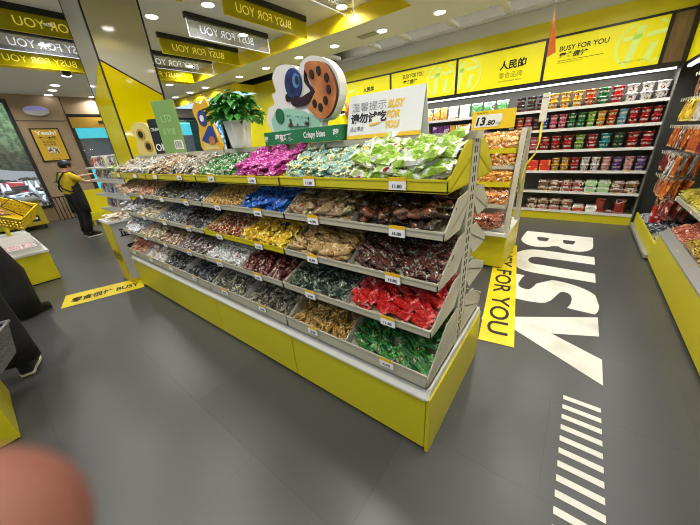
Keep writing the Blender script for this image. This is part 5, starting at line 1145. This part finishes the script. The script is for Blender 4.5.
# ---------------------------------------------------------------- people
def skin_mesh(name, nodes, edges, m, parent, sub=2, roots=(0,), smooth=True):
    """nodes: [(x,y,z,rx,ry)]; grows one continuous skin"""
    me = bpy.data.meshes.new(name); me.from_pydata([n[:3] for n in nodes], edges, []); o = bpy.data.objects.new(name, me); COL.objects.link(o)
    bpy.context.view_layer.objects.active = o
    sk = o.modifiers.new('skin', 'SKIN'); sk.use_smooth_shade = True
    if not me.skin_vertices: me.skin_vertices.new() if hasattr(me.skin_vertices, 'new') else None
    if not me.skin_vertices:
        with bpy.context.temp_override(object=o, active_object=o): bpy.ops.mesh.customdata_skin_add()
    for i, n in enumerate(nodes):
        me.skin_vertices[0].data[i].radius = (n[3], n[4] if len(n) > 4 else n[3]); me.skin_vertices[0].data[i].use_root = i in roots
    ss = o.modifiers.new('sub', 'SUBSURF'); ss.levels = sub; ss.render_levels = sub
    dg = bpy.context.evaluated_depsgraph_get(); m2 = bpy.data.meshes.new_from_object(o.evaluated_get(dg)); bpy.data.objects.remove(o); bpy.data.meshes.remove(me)
    off = WL[parent.name]
    for v in m2.vertices: v.co -= off
    m2.name = name; m2.materials.clear(); m2.materials.append(m)
    for p in m2.polygons: p.use_smooth = True; p.material_index = 0
    o2 = bpy.data.objects.new(name, m2); COL.objects.link(o2); o2.parent = parent; WL[o2.name] = off
    return o2
SKIN = mat('skin', 'c99a84', .5); HAIR = mat('black_hair', '17130f', .45); CLB = noisy('black_cloth', '101012', '18181b', 20., .85)
def add_person(t, base, face, H, J, shirt, pants, hair=True, bun=False, wide=1., shoes=BLACK, sole=WHITE, sleeve=.6, arms_long=False, pants_low=.06):
    """J: dict of joints relative to the base in a body frame: x = forward, y = left, z = up (metres for H)"""
    f = Vector((face[0], face[1], 0)).normalized(); l = Vector((-f.y, f.x, 0)); B = Vector(base)
    def W(p): return B+f*p[0]+l*p[1]+Vector((0, 0, p[2]))
    names = ['pelvis', 'waist', 'chest', 'neck', 'headb', 'head', 'crown', 'shL', 'elL', 'wrL', 'haL', 'shR', 'elR', 'wrR', 'haR', 'hipL', 'knL', 'anL', 'toL', 'hipR', 'knR', 'anR', 'toR']
    rad = {'pelvis': (.11, .085), 'waist': (.095, .075), 'chest': (.105, .08), 'neck': (.05, .05), 'headb': (.06, .06), 'head': (.078, .09), 'crown': (.055, .06), 'shL': (.048, .048), 'elL': (.04, .04), 'wrL': (.027, .027), 'haL': (.03, .018), 'hipL': (.07, .07), 'knL': (.05, .05), 'anL': (.038, .038), 'toL': (.035, .028)}
    for k_ in list(rad):
        if k_.endswith('L'): rad[k_[:-1]+'R'] = rad[k_]
    nodes = [tuple(W(J[n_]))+rad[n_] for n_ in names]; ix = {n_: i for i, n_ in enumerate(names)}
    E_ = [('pelvis', 'waist'), ('waist', 'chest'), ('chest', 'neck'), ('neck', 'headb'), ('headb', 'head'), ('head', 'crown'), ('chest', 'shL'), ('shL', 'elL'), ('elL', 'wrL'), ('wrL', 'haL'), ('chest', 'shR'), ('shR', 'elR'), ('elR', 'wrR'), ('wrR', 'haR'), ('pelvis', 'hipL'), ('hipL', 'knL'), ('knL', 'anL'), ('anL', 'toL'), ('pelvis', 'hipR'), ('hipR', 'knR'), ('knR', 'anR'), ('anR', 'toR')]
    body = skin_mesh('body', nodes, [(ix[a], ix[c_]) for a, c_ in E_], SKIN, t)
    # fingers: five short chains rooted in each palm
    for s in 'LR':
        wr, ha = W(J['wr'+s]), W(J['ha'+s]); d = (ha-wr).normalized(); sd = d.cross(Vector((0, 0, 1)))
        if sd.length < .2: sd = d.cross(f)
        sd.normalize(); nn = sd.cross(d)
        fb = MB()
        for q, (o_, ln) in enumerate([(-.03, .055), (-.011, .07), (.009, .075), (.028, .066)]):
            p0 = ha+sd*o_; fb.tube([p0-d*.02, p0+d*ln*.4, p0+d*ln*.75-nn*.008, p0+d*ln*.95-nn*.026], [.0095, .009, .008, .006], seg=7)
        p0 = ha-d*.03-sd*.028; fb.tube([p0, p0-sd*.028+d*.02, p0-sd*.034+d*.05], [.011, .010, .007], seg=7)
        fb.build('fingers', SKIN, t)
    # face
    hd = W(J['head']); fd = (W(J['nose'])-hd).normalized() if 'nose' in J else f; upv = (W(J['crown'])-W(J['headb'])).normalized(); sd = fd.cross(upv).normalized()
    fb = MB()
    fb.tube([hd+fd*.078+upv*.012, hd+fd*.1-upv*.018, hd+fd*.083-upv*.03], [.007, .012, .006], seg=6); 
    for q in (-1, 1): fb.ball(hd+sd*q*.078-fd*.005-upv*.005, (.014, .014, .028))
    fb.build('nose_and_ears', SKIN, t)
    for q in (-1, 1): MB().ball(hd+sd*q*.030+fd*.080+upv*.012, .009).build('eye', mat('eye_dark', '1a1412', .2), t)
    MB().tube([hd+fd*.083-upv*.05-sd*.02, hd+fd*.088-upv*.05, hd+fd*.083-upv*.05+sd*.02], .005, seg=6).build('mouth', mat('lip', 'a85c54', .5), t)
    if hair:
        hb = MB(); hb.ball(hd-fd*.018+upv*.03, (.092, .092, .092), seg=16, rings=10)
        if bun: hb.ball(hd-fd*.11+upv*.02, .04)
        hb.build('hair', HAIR, t)
    # shirt
    def SN(n_, r1, r2=None, lerp=None): 
        p = W(J[n_]) if not lerp else W(J[n_]).lerp(W(J[lerp[0]]), lerp[1]); return tuple(p)+(r1, r2 or r1)
    nd = [SN('pelvis', .155, .125), SN('waist', .14, .115), SN('chest', .165, .13), SN('neck', .085, .085, ('chest', .4)), SN('shL', .078), SN('elL', .055, .055, ('shL', 1-sleeve)), SN('shR', .078), SN('elR', .055, .055, ('shR', 1-sleeve))]
    skin_mesh('shirt', nd, [(0, 1), (1, 2), (2, 3), (2, 4), (4, 5), (2, 6), (6, 7)], shirt, t)
    lo = pants_low
    def low(s): 
        k_, a = W(J['kn'+s]), W(J['an'+s]); return tuple(a.lerp(k_, lo))
    wl = wide
    nd = [SN('pelvis', .15*wl, .125*wl), SN('hipL', .11*wl), SN('knL', .082*wl*wl), low('L')+(.07*wl*wl, .07*wl*wl), SN('hipR', .11*wl), SN('knR', .082*wl*wl), low('R')+(.07*wl*wl, .07*wl*wl)]
    if True:            # trousers: one joined flaring shell
        tb = MB()
        hipc = W(J['pelvis'])
        for s in 'LR':
            a_, k__, h_ = W(J['an'+s]), W(J['kn'+s]), W(J['hip'+s])
            pts = [h_+Vector((0, 0, .12)), h_, h_.lerp(k__, .5), k__, k__.lerp(a_, .5), a_+Vector((0, 0, -.03 if wide > 1.4 else .03))]
            tb.tube([tuple(p_) for p_ in pts], ([.115, .125, .118, .118, .128, .142] if wide > 1.4 else ([.11, .115, .1, .095, .1, .105] if wide > 1.1 else [.085, .095, .085, .075, .07, .07])), seg=14)
        q_ = .16 if wide > 1.1 else .128; tb.ball(hipc+Vector((0, 0, .02)), (q_, q_, .13), seg=16, rings=8)
        tb.build('trousers', pants, t)
    else:
        skin_mesh('trousers', nd, [(0, 1), (1, 2), (2, 3), (0, 4), (4, 5), (5, 6)], pants, t)
    for s in 'LR':
        a, tt = W(J['an'+s]), W(J['to'+s]); d = (tt-a); d.z = 0; d.normalize(); sdv = Vector((-d.y, d.x, 0)); c0 = a+d*.05; zb = B.z+min(J['an'+s][2]-.08, .2)
        zb = max(0.0, zb)
        out = [(-.10, .030), (-.09, .038), (-.02, .036), (.06, .046), (.12, .044), (.155, .025), (.16, 0)]
        full = out+[(x_, -y_) for x_, y_ in out[::-1][1:]]
        sp = MB(); sp.prism([tuple((c0+d*x_+sdv*y_*1.08).xy)+(zb+.001,) for x_, y_ in full], (0, 0, .022)); so = sp.build('shoe_sole', sole, t)
        up_ = MB(); prof = [(0, 1., 0), (.022, 1., 0), (.05, .93, -.0), (.075, .72, -.03), (.105, .52, -.055)]; R = []
        for z_, s_, sh_ in prof: R.append([up_.av(tuple((c0+d*(x_*s_+sh_*(1 if z_ else 0))+sdv*y_*(.95 if z_ < .06 else .9)*(1 if z_ < .1 else 1)).xy)+(zb+.02+z_,)) for x_, y_ in full])
        for i in range(len(R)-1):
            for k_ in range(len(full)): up_.face((R[i][k_], R[i][(k_+1) % len(full)], R[i+1][(k_+1) % len(full)], R[i+1][k_]), 0, True)
        up_.face(R[-1]); up_.face(R[0][::-1]); up_.build('shoe', shoes, t)
    return W
# worker in yellow shirt and black apron
base = (-7.97, 1.31, 0)
t = thing('person', base, 'worker in yellow shirt, black apron and black cap reaching to the far rack', 'person')
J = dict(pelvis=(-.02, 0, .86), waist=(-.03, 0, 1.0), chest=(-.02, 0, 1.2), neck=(.02, 0, 1.35), headb=(.04, 0, 1.40), head=(.06, 0, 1.46), crown=(.06, 0, 1.53),
         shL=(.0, .16, 1.28), elL=(.22, .2, 1.22), wrL=(.44, .14, 1.25), haL=(.52, .12, 1.26), shR=(.0, -.16, 1.28), elR=(.2, -.18, 1.12), wrR=(.42, -.12, 1.14), haR=(.5, -.1, 1.14),
         hipL=(-.01, .09, .82), knL=(.03, .1, .46), anL=(-.02, .1, .09), toL=(.12, .11, .035), hipR=(-.01, -.09, .82), knR=(.02, -.1, .46), anR=(-.06, -.1, .09), toR=(.08, -.11, .035), nose=(.16, 0, 1.44))
YSH = noisy('yellow_shirt', 'd8bc14', 'c8aa10', 10., .8)
W = add_person(t, base, (-.25, .97), 1.55, J, YSH, CLB, True, False, 1.0, sleeve=.75, pants_low=.0)
b = MB()     # apron: front sheet wrapped round the body, straps
rows = [(.17, .14, 1.22), (.175, .20, 1.05), (.18, .24, .9), (.18, .26, .7), (.17, .27, .52)]
R = []
for xf, hw, z in rows: R.append([b.av(W((xf*cos(a)*.95-.02, hw*1.05*sin(a)*.8, z))) for a in [(-1.8+3.6*i/8) for i in range(9)]])
for i in range(len(R)-1):
    for k in range(8): b.face((R[i][k], R[i][k+1], R[i+1][k+1], R[i+1][k]), 0, True)
o = b.build('apron', CLB, t); s_ = o.modifiers.new('s', 'SOLIDIFY'); s_.thickness = .006
b = MB()
for s in (-1, 1): b.tube([W((.15, s*.1, 1.22)), W((.08, s*.11, 1.345)), W((-.06, s*.1, 1.35)), W((-.155, s*.04, 1.2)), W((-.16, -s*.06, 1.05)), W((-.1, -s*.15, .98)), W((.05, -s*.19, .98))], .014, seg=6)
b.build('apron_straps', CLB, t)
hd = W(J['head']); b = MB(); b.lathe([(.098, .0), (.1, .03), (.09, .075), (.05, .1), (.01, .105)], hd+Vector((0, 0, .01)), 16)
b.prism([W((.13, -.07, 1.475)), W((.21, -.04, 1.465)), W((.21, .04, 1.465)), W((.13, .07, 1.475))], (0, 0, .008)); b.build('cap', HAIR, t)
for v_, h_, w_, s_ in ((1.16, .04, .16, '零食很忙'), (1.1, .025, .14, 'BUSY FOR YOU')):
    fdir = Vector((-.25, .97, 0)).normalized(); ld = Vector((-fdir.y, fdir.x, 0)); c0 = W((-.185, w_/2, v_)); add_text(s_, mat('navy_ink', '1c2a54', .5), c0, -ld, (0, 0, 1), h_, w_, t, 'back_print', bold=.02)

t.scale = (1, 1, .965)
# shopper 1: wide black trousers, only the lower part is in the picture
base = (-4.5, -.14, 0)
t = thing('person', base, 'shopper in wide black slit trousers at the left edge holding the yellow basket', 'person')
J = dict(pelvis=(0, 0, .92), waist=(0, 0, 1.06), chest=(0, 0, 1.27), neck=(.02, 0, 1.43), headb=(.03, 0, 1.49), head=(.04, 0, 1.555), crown=(.04, 0, 1.62),
         shL=(0, .17, 1.36), elL=(.05, .22, 1.12), wrL=(.24, .16, 1.08), haL=(.31, .13, 1.08), shR=(0, -.17, 1.36), elR=(.05, -.2, 1.12), wrR=(.2, -.12, 1.06), haR=(.27, -.08, 1.06),
         hipL=(0, .09, .88), knL=(.04, .1, .48), anL=(.0, .1, .09), toL=(.14, .11, .035), hipR=(0, -.09, .88), knR=(.1, -.1, .49), anR=(.06, -.1, .09), toR=(.2, -.12, .035))
add_person(t, base, (-.25, .97), 1.65, J, CLB, CLB, True, True, 1.5, shoes=BLACK, sole=BLACK, sleeve=.95, pants_low=.0)
# shopper 2: black trousers, navy shoes with white soles
base = (-3.0, -.26, 0)
t = thing('person', base, 'second shopper at the left edge in black trousers and dark shoes with white soles', 'person')
J = dict(J); J.update(anL=(.0, .1, .09), haR=(-.02, -.05, 1.0), wrR=(.06, -.05, 1.02), elR=(-.02, -.24, 1.1))
base = (-3.14, -.30, 0); t.location = base; WL[t.name] = Vector(base)
J['hipR'] = (0, -.09, .88); J['knR'] = (.05, -.11, .48); J['anR'] = (.0, -.12, .09); J['toR'] = (.14, -.13, .035); J['knL'] = (.1, .1, .48); J['anL'] = (.26, .1, .09); J['toL'] = (.4, .11, .035)
add_person(t, base, (-1, .2), 1.65, J, CLB, CLB, True, False, 1.25, shoes=mat('navy_shoe', '1c2030', .5), sole=mat('shoe_white', 'e0dccc', .5), sleeve=.95, pants_low=.0)

# photographer's finger close to the lens
ft = thing('finger', tuple(Vector((0, 0, 1.5))+(fw+Rv*(-360/FPX)-Uv*(290/FPX))*.035), 'blurred pink fingertip intruding at the lower left corner', 'finger')
def cpt(px, py, d): return Vector((0, 0, 1.5))+(fw+Rv*((px-350)/FPX)-Uv*((py-262.5)/FPX))*d
def fingertip(path, rad):
    """rounded tip, then a tube along the path"""
    b = MB(); p0, p1 = path[0], path[1]; d = (p1-p0).normalized(); r = rad[0]
    pts = [p0-d*r*cos(a*pi/16) for a in range(0, 8)]+path; rr = [max(.0004, r*sin(a*pi/16)) for a in range(0, 8)]+rad
    b.tube(pts, rr, seg=28); return b
pth = [cpt(-62, 585, .019), cpt(-120, 660, .021), cpt(-200, 760, .026), cpt(-330, 900, .04)]
fingertip(pth, [.0078, .0082, .0084, .0088]).build('fingertip', noisy('finger_skin', '855046', '7a483e', 60., .5), ft)

# ---------------------------------------------------------------- world and view
w = bpy.data.worlds.new('world'); SC.world = w; w.use_nodes = True
bg = w.node_tree.nodes['Background']; bg.inputs[0].default_value = (.80, .90, 1., 1); bg.inputs[1].default_value = .5
SC.view_settings.view_transform = 'Standard'; SC.view_settings.look = 'None'; SC.view_settings.exposure = -0.18; SC.view_settings.gamma = 1; SC.view_settings.use_curve_mapping = False
SC.cycles.use_denoising = True; SC.cycles.filter_width = 1.0
SC.cycles.max_bounces = 6; SC.cycles.transparent_max_bounces = 8
print('OBJECTS', len(bpy.data.objects))
